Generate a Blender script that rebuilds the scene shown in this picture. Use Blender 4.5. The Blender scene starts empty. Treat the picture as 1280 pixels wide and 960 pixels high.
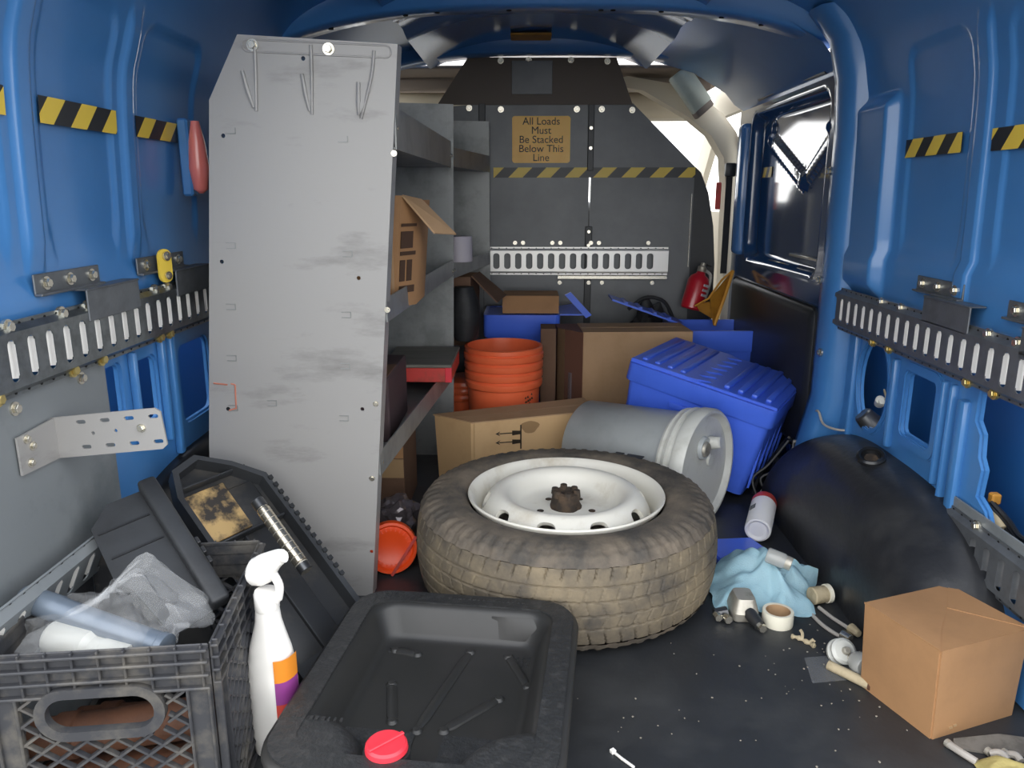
import bpy, bmesh, math, random
from mathutils import Vector, Matrix, noise
C = bpy.context.scene.collection
SC = bpy.context.scene
random.seed(4)
PI = math.pi
V = Vector

# ------------------------------------------------------------------ camera, sky, exposure
cam_d = bpy.data.cameras.new('camera')
cam_d.sensor_width = 36.0
cam_d.lens = 961.0 / 1280 * 36
cam_d.clip_start = .02
cam = bpy.data.objects.new('camera', cam_d)
C.objects.link(cam)
cam.location = (0, 0, .81)
cam.rotation_euler = (math.radians(90 - 13.74), 0, math.radians(1.16))
SC.camera = cam

w = bpy.data.worlds.new('overcast_sky')
SC.world = w
w.use_nodes = True
nt = w.node_tree
bg = nt.nodes['Background']
tc = nt.nodes.new('ShaderNodeTexCoord')
sep = nt.nodes.new('ShaderNodeSeparateXYZ')
rmp = nt.nodes.new('ShaderNodeValToRGB')
nt.links.new(tc.outputs['Generated'], sep.inputs[0])
nt.links.new(sep.outputs['Z'], rmp.inputs[0])
rmp.color_ramp.elements[0].position = 0.0
rmp.color_ramp.elements[0].color = (.95, .95, .93, 1)
rmp.color_ramp.elements[1].position = .8
rmp.color_ramp.elements[1].color = (.92, .95, 1.0, 1)
nt.links.new(rmp.outputs[0], bg.inputs['Color'])
bg.inputs['Strength'].default_value = 1.6

SC.view_settings.view_transform = 'Standard'
SC.view_settings.look = 'None'
SC.view_settings.gamma = 1
SC.view_settings.use_curve_mapping = False
SC.view_settings.exposure = 1.25
SC.cycles.max_bounces = 8
SC.cycles.diffuse_bounces = 5
SC.cycles.glossy_bounces = 4
SC.cycles.transparent_max_bounces = 12

# ------------------------------------------------------------------ materials
def lin(h):
    h = h.lstrip('#')
    out = []
    for i in (0, 2, 4):
        c = int(h[i:i+2], 16) / 255
        out.append(c / 12.92 if c <= .04045 else ((c + .055) / 1.055) ** 2.4)
    return (*out, 1)

def mat(name, col, rough=.5, metal=0., col2=None, scale=8., lo=.45, hi=.65, bump=0., bscale=60., coat=0.,
        rough2=None, spec=.5, detail=6., trans=0., alpha=1., stretch=None):
    m = bpy.data.materials.new(name)
    m.use_nodes = True
    t = m.node_tree
    p = t.nodes['Principled BSDF']
    p.inputs['Base Color'].default_value = lin(col)
    p.inputs['Roughness'].default_value = rough
    p.inputs['Metallic'].default_value = metal
    p.inputs['Coat Weight'].default_value = coat
    p.inputs['Coat Roughness'].default_value = .12
    p.inputs['Specular IOR Level'].default_value = spec
    p.inputs['Transmission Weight'].default_value = trans
    p.inputs['Alpha'].default_value = alpha
    co = t.nodes.new('ShaderNodeTexCoord')
    src = co.outputs['Object']
    if stretch:
        mp = t.nodes.new('ShaderNodeMapping')
        mp.inputs['Scale'].default_value = stretch
        t.links.new(src, mp.inputs[0])
        src = mp.outputs[0]
    if col2:
        n = t.nodes.new('ShaderNodeTexNoise')
        n.inputs['Scale'].default_value = scale
        n.inputs['Detail'].default_value = detail
        n.inputs['Roughness'].default_value = .65
        r = t.nodes.new('ShaderNodeValToRGB')
        r.color_ramp.elements[0].position = lo
        r.color_ramp.elements[0].color = lin(col)
        r.color_ramp.elements[1].position = hi
        r.color_ramp.elements[1].color = lin(col2)
        t.links.new(src, n.inputs['Vector'])
        t.links.new(n.outputs['Fac'], r.inputs[0])
        t.links.new(r.outputs[0], p.inputs['Base Color'])
        if rough2 is not None:
            mr = t.nodes.new('ShaderNodeMapRange')
            mr.inputs['From Min'].default_value = lo
            mr.inputs['From Max'].default_value = hi
            mr.inputs['To Min'].default_value = rough
            mr.inputs['To Max'].default_value = rough2
            t.links.new(n.outputs['Fac'], mr.inputs['Value'])
            t.links.new(mr.outputs[0], p.inputs['Roughness'])
    if bump:
        n2 = t.nodes.new('ShaderNodeTexNoise')
        n2.inputs['Scale'].default_value = bscale
        n2.inputs['Detail'].default_value = 3
        b = t.nodes.new('ShaderNodeBump')
        b.inputs['Strength'].default_value = bump
        b.inputs['Distance'].default_value = .004
        t.links.new(src, n2.inputs['Vector'])
        t.links.new(n2.outputs['Fac'], b.inputs['Height'])
        t.links.new(b.outputs[0], p.inputs['Normal'])
    return m

M = dict(
    grit=mat('grit_crumbs', '8f897c', .8),
    arch=mat('wheel_arch_plastic', '26272a', .38, 0, '3a3a3a', 9, .48, .75, bump=.25, bscale=50, rough2=.5),
    pan=mat('pan_plastic', '292928', .44, 0, '302f2e', 5, bump=.03, bscale=20),
    blue=mat('blue_paint', '4680bc', .32, 0, '3f78b4', 3, coat=.5, bump=.03, bscale=9),
    blue_in=mat('blue_paint_inner', '2f6aa6', .42),
    blue_roof=mat('blue_roof_paint', '4a7ab4', .16, 0, coat=.6, bump=.05, bscale=5),
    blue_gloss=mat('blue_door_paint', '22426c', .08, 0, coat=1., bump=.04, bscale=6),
    grey_shelf=mat('grey_powder_coat', '9d9b99', .42, .15, '787674', 4, .56, .78, bump=.03, stretch=(1, 1, 3.5)),
    grey_panel=mat('grey_sheet', '858a8d', .42, .2, '6f7578', 7, .5, .72),
    grey_lip=mat('grey_shelf_lip', '8f9190', .38, .25, '7a7c7b', 12),
    galv=mat('galvanised_steel', '878c8e', .30, .85, '6f7375', 30, .4, .65, bump=.05, bscale=40),
    galv_d=mat('dull_galvanised_steel', '74787c', .42, .55, '66696d', 25, .4, .65),
    tab=mat('bright_steel_tab', 'f0eeea', .30, .35),
    bolt=mat('zinc_bolt', 'd9d4c6', .22, .9),
    brass=mat('yellow_zinc_bolt', 'cdb877', .28, .8),
    bulk=mat('dark_partition_sheet', '66686a', .42, .3, '5a5c5e', 3, bump=.02),
    bulk_dk=mat('black_partition_sheet', '303235', .40, .2, '2a2c2e', 4),
    black=mat('black_plastic', '27282a', .42, 0, '303133', 6, bump=.05),
    black_s=mat('black_satin_plastic', '1d1e20', .28, 0, '232426', 5, bump=.03, bscale=20),
    black_t=mat('black_textured_plastic', '2a2b2c', .45, 0, '3a3a3a', 60, .5, .7, bump=.5, bscale=140),
    case=mat('charcoal_case_plastic', '36383b', .5, 0, '2b2c2e', 8, bump=.05),
    case_d=mat('worn_case_plastic', '2c2d2f', .45, 0, '4a4640', 14, .5, .75, bump=.1),
    crate=mat('dusty_crate_plastic', '35363a', .55, 0, '6a655c', 16, .48, .78, bump=.12),
    mat_floor=mat('black_rubber_mat', '2b2d30', .40, 0, '3b3c3d', 5, .45, .72, bump=.10, bscale=90, rough2=.6),
    rubber=mat('dusty_tyre_rubber', '4b4640', .8, 0, '82755f', 9, .36, .64, bump=.22, bscale=160),
    rubber_s=mat('dusty_sidewall', '48443f', .8, 0, '7a6e5f', 11, .36, .66, bump=.2, bscale=140),
    rim=mat('dirty_white_rim', 'e4e0d4', .45, 0, 'b7aa92', 7, .52, .78, coat=.1),
    hub=mat('rusty_hub', '3b332c', .8, .2, '5b4a3a', 30, bump=.5),
    hole=mat('dark_void', '0c0d0e', .8),
    yellow=mat('hazard_yellow', 'e8c84e', .4),
    tblack=mat('hazard_black', '26282c', .4),
    sign=mat('orange_yellow_sign', 'ffc44c', .35, 0, 'f8b93e', 6),
    ink=mat('black_ink', '2a2115', .5),
    red=mat('red_paint', 'c8403a', .45, 0, '9c4436', 20, .5, .7),
    redcap=mat('red_plastic', 'dc3442', .38),
    orange=mat('orange_plastic', 'f07046', .32, 0, 'e8663c', 5, coat=.2),
    orange2=mat('bright_orange_plastic', 'f2501a', .35),
    grey_pl=mat('grey_bucket_plastic', 'aeb2b2', .38, 0, 'a0a4a4', 6),
    white_pl=mat('off_white_lid_plastic', 'c9c9c2', .38, 0, 'a8a69c', 8, .5, .75),
    tote=mat('blue_tote_plastic', '4a70e6', .33, 0, '4468da', 4, bump=.03),
    card=mat('brown_cardboard', 'a97f57', .75, 0, '9c7550', 5, bump=.05),
    card_l=mat('light_cardboard', 'c8a578', .75, 0, 'b89468', 5, .5, .7, bump=.05),
    card_d=mat('dark_cardboard', '6f5340', .8, 0, '634938', 6),
    card_n=mat('tan_cardboard', 'b08f6c', .75, 0, 'a4835f', 5, bump=.05),
    tape_c=mat('packing_tape', 'ad8f6a', .35),
    stain=mat('oil_stained_cardboard', '957650', .7),
    label=mat('white_paper_label', 'c2bcc4', .6),
    print=mat('brown_print', '4a3526', .7),
    wood=mat('grey_board', '77736a', .6, 0, '68645c', 6, stretch=(1, 12, 1)),
    white=mat('bright_white_plastic', 'f7f4ee', .35),
    whitec=mat('white_can_paint', 'eceaea', .3),
    cloth=mat('light_blue_cloth', 'cdeff9', .85, 0, 'c0e8f5', 6, bump=.25, bscale=300),
    masking=mat('cream_masking_tape', 'e4dfcc', .6),
    castm=mat('grey_cast_metal', 'b5b0a4', .45, .5, '8e887c', 30, bump=.2),
    steel=mat('dark_steel', '5b5c5e', .35, .8),
    chrome=mat('dirty_chrome', 'cfc6b4', .25, .9, '9a8a70', 20, .5, .7),
    beige=mat('cream_cab_trim', 'd9d0bc', .7),
    taupe=mat('grey_brown_cab_trim', '8d8177', .75),
    pad=mat('pale_pad', 'c6cdbf', .6, 0, 'b9c1b3', 12),
    rust=mat('rusty_pipe', '63402c', .7, 0, '41281e', 12, .4, .65, bump=.3),
    clear=mat('clear_plastic_film', 'e8eaec', .12, 0, trans=0, alpha=.11, spec=.7),
    clearg=mat('cloudy_clear_plastic', 'c9c9c4', .15, 0, alpha=.5, spec=.8),
    tool=mat('grey_blue_tube', '6b7683', .35, .3),
    ext=mat('extinguisher_red', 'b81f2c', .3, 0, coat=.4),
    amber=mat('amber_sign_plastic', 'b57f2c', .5, 0, '8f6424', 10),
    khaki=mat('tan_sticker', 'c9a871', .65, 0, '3c3733', 9, .50, .60),
    wire=mat('pale_wire', 'a7a199', .5),
    wiredk=mat('black_wire', '1a1b1d', .5),
    bag=mat('black_bag', '1f2022', .6, 0, '2a2b2d', 12, bump=.4, bscale=40),
    glassy=mat('dark_side_glass', '10161c', .04, 0, coat=1.),
    ground=mat('asphalt', '6a6a68', .9, 0, '5c5c5a', 30),
    pink=mat('streak_red', 'ee8278', .25, 0, coat=.6),
    dustc=mat('beige_scrap', 'b7a88a', .8, 0, '9a8c70', 30, bump=.4),
    lab1=mat('label_orange', 'e08a2c', .4), lab2=mat('label_purple', '8d3f86', .4), lab3=mat('label_red', 'c9473a', .4),
    strap=mat('black_strap', '202124', .7),
)

# ------------------------------------------------------------------ mesh helpers
def rotz(a): return Matrix.Rotation(a, 4, 'Z')
def T(*p): return Matrix.Translation(V(p))

def frame(o, x, y):
    """matrix with origin o, X axis along x, Y axis along y made square to it"""
    x = V(x).normalized(); z = x.cross(V(y)).normalized(); y = z.cross(x)
    m = Matrix((x, y, z)).transposed().to_4x4()
    m.translation = V(o)
    return m

def box(bm, c, s, m=None, bev=0., seg=1):
    mm = (m or Matrix()) @ T(*c) @ Matrix.Diagonal((*s, 1))
    vs = bmesh.ops.create_cube(bm, size=1, matrix=mm)['verts']
    if bev:
        es = list({e for v in vs for e in v.link_edges})
        bmesh.ops.bevel(bm, geom=es, offset=bev, segments=seg, affect='EDGES', profile=.5)

def lo_box(bm, x0, x1, y0, y1, z0, z1, m=None, bev=0., seg=1):
    box(bm, ((x0+x1)/2, (y0+y1)/2, (z0+z1)/2), (abs(x1-x0), abs(y1-y0), abs(z1-z0)), m, bev, seg)

def loft(bm, rings, cap0=True, cap1=True, closed=True):
    R = [[bm.verts.new(p) for p in r] for r in rings]
    n = len(R[0])
    for a, b in zip(R, R[1:]):
        for i in range(n if closed else n - 1):
            j = (i + 1) % n
            bm.faces.new((a[i], a[j], b[j], b[i]))
    if cap0 and closed: bm.faces.new(R[0][::-1])
    if cap1 and closed: bm.faces.new(R[-1])
    return R

def lathe(bm, prof, seg=32, m=None, cap0=False, cap1=False, closed_prof=False, wob=None):
    m = m or Matrix()
    rings = []
    pr = prof + [prof[0]] if closed_prof else prof
    for r, z in pr:
        rings.append([m @ V((r*math.cos(2*PI*i/seg), r*math.sin(2*PI*i/seg), z)) for i in range(seg)])
    loft(bm, rings, cap0, cap1)

def axis_m(p0, p1):
    p0, p1 = V(p0), V(p1)
    z = (p1 - p0).normalized()
    x = z.orthogonal().normalized()
    y = z.cross(x)
    m = Matrix((x, y, z)).transposed().to_4x4()
    m.translation = p0
    return m, (p1 - p0).length

def cyl(bm, p0, p1, r0, r1=None, seg=16, bev=0.):
    m, L = axis_m(p0, p1)
    r1 = r0 if r1 is None else r1
    if bev: prof = [(r0-bev, 0), (r0, bev), (r1, L-bev), (r1-bev, L)]
    else: prof = [(r0, 0), (r1, L)]
    lathe(bm, prof, seg, m, True, True)

def tube(bm, pts, r, seg=8):
    pts = [V(p) for p in pts]
    rings = []
    prev = None
    for i, p in enumerate(pts):
        d = (pts[min(i+1, len(pts)-1)] - pts[max(i-1, 0)]).normalized()
        x = d.orthogonal().normalized() if prev is None else (prev - d*prev.dot(d)).normalized()
        prev = x
        y = d.cross(x)
        rr = r[i] if isinstance(r, (list, tuple)) else r
        rings.append([p + (x*math.cos(2*PI*k/seg) + y*math.sin(2*PI*k/seg))*rr for k in range(seg)])
    loft(bm, rings)

def smooth_pts(pts, n=6):
    pts = [V(p) for p in pts]
    out = []
    for i in range(len(pts)-1):
        p0, p1, p2, p3 = pts[max(i-1, 0)], pts[i], pts[i+1], pts[min(i+2, len(pts)-1)]
        for k in range(n):
            t = k / n
            out.append(.5*((2*p1) + (p2-p0)*t + (2*p0-5*p1+4*p2-p3)*t*t + (3*p1-p0-3*p2+p3)*t**3))
    out.append(pts[-1])
    return out

def rrect(cx, cy, w_, h, r, k=4):
    r = min(r, w_/2 - 1e-5, h/2 - 1e-5)
    out = []
    for sx, sy, a0 in ((1, 1, 0), (-1, 1, PI/2), (-1, -1, PI), (1, -1, 1.5*PI)):
        for i in range(k + 1):
            a = a0 + PI/2*i/k
            out.append((cx + sx*(w_/2 - r) + r*math.cos(a), cy + sy*(h/2 - r) + r*math.sin(a)))
    return out

def ell(cx, cy, rx, ry, n=12):
    return [(cx + rx*math.cos(2*PI*i/n), cy + ry*math.sin(2*PI*i/n)) for i in range(n)]

def add_bm(dst, src, m=None):
    if m: bmesh.ops.transform(src, matrix=m, verts=src.verts)
    me = bpy.data.meshes.new('tmp')
    src.to_mesh(me); src.free()
    dst.from_mesh(me)
    bpy.data.meshes.remove(me)

def plate(bm, outer, holes=(), t=.003, m=None, bev=0.):
    """flat sheet in XY with holes, thickness t along +Z"""
    b = bmesh.new()
    es = []
    for loop in [outer] + list(holes):
        vs = [b.verts.new((x, y, 0)) for x, y in loop]
        es += [b.edges.new((vs[i], vs[(i+1) % len(vs)])) for i in range(len(vs))]
    if holes:
        bmesh.ops.triangle_fill(b, edges=es, use_beauty=True)
    else:
        b.faces.new(b.verts)
    r = bmesh.ops.extrude_face_region(b, geom=b.faces[:])
    bmesh.ops.translate(b, verts=[v for v in r['geom'] if isinstance(v, bmesh.types.BMVert)], vec=(0, 0, t))
    bmesh.ops.recalc_face_normals(b, faces=b.faces[:])
    if bev:
        ed = [e for e in b.edges if len(e.link_faces) == 2 and all(abs(v.co.z - t) < 1e-6 for v in e.verts)
              and e.calc_face_angle(0) > .5]
        bmesh.ops.bevel(b, geom=ed, offset=bev, segments=2, affect='EDGES')
    add_bm(bm, b, m)

def grid(bm, nu, nv, fn, flip=False):
    vs = [[bm.verts.new(fn(i/nu, j/nv)) for j in range(nv+1)] for i in range(nu+1)]
    for i in range(nu):
        for j in range(nv):
            f = (vs[i][j], vs[i+1][j], vs[i+1][j+1], vs[i][j+1])
            bm.faces.new(f[::-1] if flip else f)
    return vs

def ss(a, b, x):
    t = max(0., min(1., (x - a)/(b - a)))
    return t*t*(3 - 2*t)

def band(x, a, b, e): return ss(a - e, a + e, x) * (1 - ss(b - e, b + e, x))

def rr_in(x, y, x0, x1, y0, y1, r, e):
    """1 inside a rounded rectangle, smooth edge e"""
    cx, cy = (x0+x1)/2, (y0+y1)/2
    qx, qy = abs(x-cx) - (x1-x0)/2 + r, abs(y-cy) - (y1-y0)/2 + r
    d = math.hypot(max(qx, 0), max(qy, 0)) + min(max(qx, qy), 0) - r
    return 1 - ss(-e, e, d)

def smoothen(me, ang=35):
    for p in me.polygons: p.use_smooth = True
    try: me.set_sharp_from_angle(angle=math.radians(ang))
    except Exception: pass

def obj(name, bm, m, parent=None, world=False, smooth=35, label=None, recalc=True):
    if recalc: bmesh.ops.recalc_face_normals(bm, faces=bm.faces[:])
    me = bpy.data.meshes.new(name)
    if world and parent is not None:
        bmesh.ops.transform(bm, matrix=parent.matrix_basis.inverted(), verts=bm.verts)
    bm.to_mesh(me); bm.free()
    if smooth: smoothen(me, smooth)
    o = bpy.data.objects.new(name, me)
    C.objects.link(o)
    for x in (m if isinstance(m, (list, tuple)) else [m]): me.materials.append(x)
    if parent is not None: o.parent = parent
    if label: o['label'] = label
    return o

def share(name, me, parent, m=None, label=None):
    o = bpy.data.objects.new(name, me)
    C.objects.link(o)
    if parent is not None: o.parent = parent
    if m is not None: o.matrix_basis = m
    if label: o['label'] = label
    return o

def tag(o, label, cat, group=None):
    o['label'] = label; o['category'] = cat
    if group: o['group'] = group
    return o

def thing(name, label, cat, m=None, group=None):
    o = bpy.data.objects.new(name, None)
    C.objects.link(o)
    o.empty_display_size = .05
    if m is not None: o.matrix_basis = m if isinstance(m, Matrix) else T(*m)
    return tag(o, label, cat, group)

def struct(name, bm, m, parent=None, smooth=35, recalc=True):
    o = obj(name, bm, m, parent, smooth=smooth, recalc=recalc)
    if parent is None: o['kind'] = 'structure'
    return o

def B(): return bmesh.new()

bm = B(); cyl(bm, (0, 0, -.002), (0, 0, .003), .011, seg=14); cyl(bm, (0, 0, .003), (0, 0, .009), .0075, seg=6, bev=.001)
BOLT = bpy.data.meshes.new('bolt'); bm.to_mesh(BOLT); bm.free(); BOLT.materials.append(M['bolt'])
BOLT_B = BOLT.copy(); BOLT_B.materials.clear(); BOLT_B.materials.append(M['brass'])
def bolt(parent, m, me=None, s=1.): return share('bolt', me or BOLT, parent, m @ Matrix.Scale(s, 4))

# ------------------------------------------------------------------ setting
bm = B(); lo_box(bm, -30, 30, -30, 40, -.70, -.60); struct('ground', bm, M['ground'])
bm = B(); lo_box(bm, -.84, .93, .76, 3.05, -.05, 0.0, bev=.004); struct('floor', bm, M['mat_floor'])

LP = [(.0, .715), (.60, .715), (.95, .700), (1.06, .678), (1.16, .635), (1.24, .56), (1.295, .42), (1.33, .18), (1.335, 0)]
RP = [(.0, .815), (.60, .805), (.95, .795), (1.06, .782), (1.16, .752), (1.24, .68), (1.295, .52), (1.33, .24), (1.335, 0)]
def prof(P, z):
    for (a, xa), (b, xb) in zip(P, P[1:]):
        if z <= b:
            return xa + (xb - xa)*(z - a)/(b - a)
    return 0.

def smooth_prof(P, n):
    """resampled (x,z) along the wall section from z=.56 up to the roof"""
    pts = [V((prof(P, .56), .56, 0))] + [V((x, z, 0)) for z, x in P if z > .56]
    return smooth_pts(pts, n)

def left_h(y, z):
    h = 0.
    for a, b in ((1.085, 1.125), (1.375, 1.412), (.80, .84)):
        h += .009*band(y, a, b, .004)*ss(.70, .735, z)*(1 - ss(1.08, 1.13, z))
    for a, b in ((.87, 1.055), (1.15, 1.345), (1.44, 1.67)):
        h -= .006*rr_in(y, z, a, b, .735, 1.10, .03, .004)
    h += .012*band(z, .60, .685, .012)
    return h

def right_h(y, z):
    h = 0.
    for a, b in ((1.405, 1.445),):
        h += .009*band(y, a, b, .004)*ss(.60, .64, z)*(1 - ss(1.08, 1.13, z))
    for a, b in ((1.0, 1.36), (1.475, 1.70)):
        h -= .006*rr_in(y, z, a, b, .70, 1.10, .035, .004)
    h += .010*band(z, .575, .68, .012)
    h += .030*band(y, 1.745, 1.905, .012)*band(z, .60, 1.015, .02)
    return h

def skin(P, side, y0, y1, hf, nu):
    b = B()
    pr = smooth_prof(P, 16)
    nz = len(pr) - 1
    def fn(u, v):
        p = pr[round(v*nz)]
        y = y0 + (y1 - y0)*u
        k = 1 - ss(1.12, 1.2, p[1])
        return (side*(p[0] - hf(y, p[1])*k), y, p[1])
    grid(b, nu, nz, fn)
    return b
lw = struct('wall_left', skin(LP, -1, .76, 2.97, left_h, 420), M['blue'], smooth=60)
rw = struct('wall_right', skin(RP, 1, .76, 2.05, right_h, 280), M['blue'], smooth=60)

# outer body skin far behind the inner panels, so that the openings look into blue sheet
bm = B(); lo_box(bm, -.87, -.86, .76, 3.05, -.05, .75); obj('outer_skin', bm, M['blue_in'], lw)
bm = B(); lo_box(bm, .925, .935, .76, 3.05, -.05, .75); obj('outer_skin', bm, M['blue_in'], rw)
def low_m(x, side):   # plate frame: local x -> world y, local y -> world z, local +z -> into the van
    return Matrix(((0, 0, -side, x), (1, 0, 0, 0), (0, 1, 0, 0), (0, 0, 0, 1)))

bm = B()
plate(bm, [(.77, .0), (2.97, .0), (2.97, .60), (.77, .60)],
      [rrect(1.385, .455, .085, .12, .015), rrect(1.275, .47, .05, .11, .012), rrect(1.60, .43, .14, .16, .02),
       rrect(1.02, .36, .16, .2, .02)], .012, low_m(-.725, -1), bev=.005)
obj('lower_frame', bm, M['blue'], lw)
bm = B()
for y0, y1, z0, z1 in ((1.325, 1.338, .36, .54), (1.435, 1.450, .34, .56), (1.47, 1.49, .30, .56), (1.215, 1.228, .30, .56)):
    lo_box(bm, -.713, -.698, y0, y1, z0, z1, bev=.005, seg=2)
obj('frame_rib', bm, M['blue'], lw)

bm = B()
plate(bm, [(.77, .0), (2.02, .0), (2.02, .60), (.77, .60)],
      [ell(1.75, .385, .075, .105, 28), rrect(1.535, .385, .115, .13, .014),
       [(1.335, .470), (1.20, .485), (1.02, .485), (1.0, .25), (1.16, .215), (1.245, .235), (1.27, .275), (1.30, .29), (1.295, .34), (1.31, .36),
        (1.315, .40), (1.335, .42)]], .012, low_m(.815, 1), bev=.005)
obj('lower_frame', bm, M['blue'], rw)
bm = B()
for y0, y1, z0, z1 in ((1.630, 1.648, .27, .47), (1.430, 1.442, .26, .47), (1.400, 1.412, .23, .47), (1.355, 1.382, .22, .45),
                       (1.835, 1.850, .18, .53)):
    lo_box(bm, .788, .806, y0, y1, z0, z1, bev=.007, seg=2)
obj('frame_rib', bm, M['blue'], rw)
bm = B()   # raised border round the square opening and the oval
b2 = B(); plate(b2, rrect(1.535, .385, .165, .185, .03), [rrect(1.535, .385, .122, .137, .014)], .006, low_m(.804, 1), bev=.003)
add_bm(bm, b2)
b2 = B(); plate(b2, ell(1.75, .385, .088, .12, 28), [ell(1.75, .385, .076, .106, 28)], .006, low_m(.804, 1), bev=.003)
add_bm(bm, b2)
obj('opening_border', bm, M['blue'], rw)

# rear pillar of the sliding-door opening (right)
bm = B()
sec = [(.83, 1.90), (.775, 1.905), (.757, 1.925), (.752, 1.98), (.762, 2.02), (.80, 2.045), (.86, 2.05)]
rings = []
for z, dx, dy in ((.0, -.035, .05), (.08, -.035, .05), (.15, -.02, .03), (.30, 0, .0), (.6, 0, 0), (.95, -.002, 0), (1.08, -.012, 0), (1.17, -.035, 0), (1.235, -.09, 0)):
    rings.append([(x + dx, y + dy, z) for x, y in sec])
loft(bm, rings, False, False, closed=False)
obj('door_pillar', bm, M['blue'], rw, smooth=60)
bm = B(); tube(bm, [(.772, 2.035, .05), (.80, 2.03, .25), (.803, 2.03, .6), (.803, 2.035, .95), (.795, 2.04, 1.08), (.77, 2.05, 1.17)], .011, 8)
obj('door_seal', bm, M['wiredk'], rw)
for y, z, x in ((2.0, .60, .752), (2.0, .87, .752), (1.95, .42, .752)):
    bolt(rw, Matrix(((0, 0, -1, x), (1, 0, 0, y), (0, 1, 0, z), (0, 0, 0, 1))))

# roof skin, bows
bm = B()
grid(bm, 24, 60, lambda u, v: ((-.36 + .79*u), .76 + 2.24*v, 1.335 - .075*abs(2*u - 1)**2.4 + .012*band(v*2.24 + .76, 2.25, 2.40, .02)))
roof = struct('ceiling', bm, M['blue_roof'], smooth=60)
def bow(name, y0, y1, zc, ze, hh, xl=-.66, xr=.76):
    b = B()
    rings = []
    n = 40
    for i in range(n + 1):
        u = 2*i/n - 1
        x = (xl + xr)/2 + (xr - xl)/2*u
        z = zc - (zc - ze)*abs(u)**3.2
        rings.append([(x, y0, z + hh), (x, y0 + .012, z + .006), (x, y0 + .022, z), (x, y1 - .022, z), (x, y1 - .012, z + .006), (x, y1, z + hh)])
    loft(b, rings, False, False, closed=False)
    return obj(name, b, M['blue'], roof, smooth=50)
bow('roof_bow', 2.03, 2.15, 1.262, 1.17, .06, -.66, .755)
bow('roof_bow', 2.84, 2.99, 1.292, 1.21, .05, -.60, .76)
bm = B()
for x in (-.50, -.31, -.23, -.05, .18, .21, .33, .48, .58):
    cyl(bm, (x, 2.09, 1.262 - .09*abs((x-.05)/.7)**3.2 - .002), (x, 2.09, 1.262 - .09*abs((x-.05)/.7)**3.2 + .01), .0065, seg=10)
obj('bow_hole', bm, M['hole'], roof)
bm = B(); lo_box(bm, -.06, .075, 2.70, 2.80, 1.320, 1.327, bev=.002); obj('roof_sticker', bm, M['amber'], roof)
# header rail over the sliding door, with drain edge
bm = B()
rings = []
for y in (2.04, 2.3, 2.6, 3.0):
    k = (y - 2.04)
    rings.append([(.84, y, 1.105), (.785, y, 1.115), (.755, y, 1.135), (.72, y, 1.175), (.60, y, 1.245), (.40, y, 1.30)])
loft(bm, rings, False, False, closed=False)
obj('door_header', bm, M['blue'], roof, smooth=60)
bm = B()
for y0, y1, x, z in ((2.10, 2.9, .80, 1.108), (2.15, 2.75, .775, 1.128)):
    tube(bm, [(x, y0, z - .004), (x, (y0+y1)/2, z + .004), (x, y1, z - .004)], .006, 8)
obj('header_rail', bm, M['steel'], roof)

# sliding door with its pressed V, seen from inside
def door_h(y, z):
    h = .040*(1 - rr_in(y, z, 2.13, 2.84, .60, 1.075, .05, .012))
    def seg(ax, ay, bx, by):
        t = max(0, min(1, ((y-ax)*(bx-ax) + (z-ay)*(by-ay))/((bx-ax)**2 + (by-ay)**2)))
        return math.hypot(y - ax - t*(bx-ax), z - ay - t*(by-ay))
    for s_ in ((2.71, .985, 2.37, .85), (2.37, .85, 2.14, .985)):
        h += .010*(1 - ss(.018, .028, seg(*s_)))
    for s_ in ((2.71, 1.04, 2.71, .985),):
        h += .010*(1 - ss(.008, .016, seg(*s_)))
    return h
bm = B()
grid(bm, 150, 110, lambda u, v: (.822 - door_h(2.05 + .95*u, .02 + 1.09*v), 2.05 + .95*u, .02 + 1.09*v))
door = struct('door_1', bm, M['blue_gloss'], smooth=60)
bm = B(); lo_box(bm, .765, .805, 2.07, 2.93, .10, .52, bev=.03, seg=3); obj('door_trim_panel', bm, M['bulk_dk'], door)
bm = B()
for a, b_, z in ((2.12, 2.42, .635), (2.42, 2.62, .60), (2.12, 2.38, .575)):
    lo_box(bm, .806, .826, a, b_, z - .005, z + .005, bev=.002)
obj('door_rail', bm, M['bolt'], door)
bm = B()   # forward frame of the door, raised
lo_box(bm, .755, .80, 2.86, 2.93, .60, 1.06, bev=.018, seg=3); obj('door_frame', bm, M['blue_roof'], door)

# wheel arches
def arch(name, cx, side, cy, rx, ry, rz):
    b = B()
    ex = 2.7
    def fn(u, v):
        a = PI*u; c_ = PI/2*v
        sx = lambda q: math.copysign(abs(q)**(2/ex), q)
        y = cy - ry*sx(math.cos(a))*(1 if True else 0)*abs(1)
        k = sx(math.sin(a))
        x = cx - side*rx*sx(math.cos(c_))
        z = rz*k*sx(math.sin(c_))**1
        # round the inner edge in y as well
        yy = cy - ry*sx(math.cos(a))*(.86 + .14*sx(math.sin(c_)))
        n_ = .004*noise.noise((yy*9, z*9, x*9))
        return (x + n_, yy, max(z, 0.0) + n_*.5)
    grid(b, 60, 24, fn)
    return b
obj('wheel_arch_liner', arch('a', .815, 1, 1.59, .180, .44, .258), M['arch'], rw, smooth=80)
obj('wheel_arch_liner', arch('a', -.73, -1, 1.60, .10, .45, .30), M['black_s'], lw, smooth=80)

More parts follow.
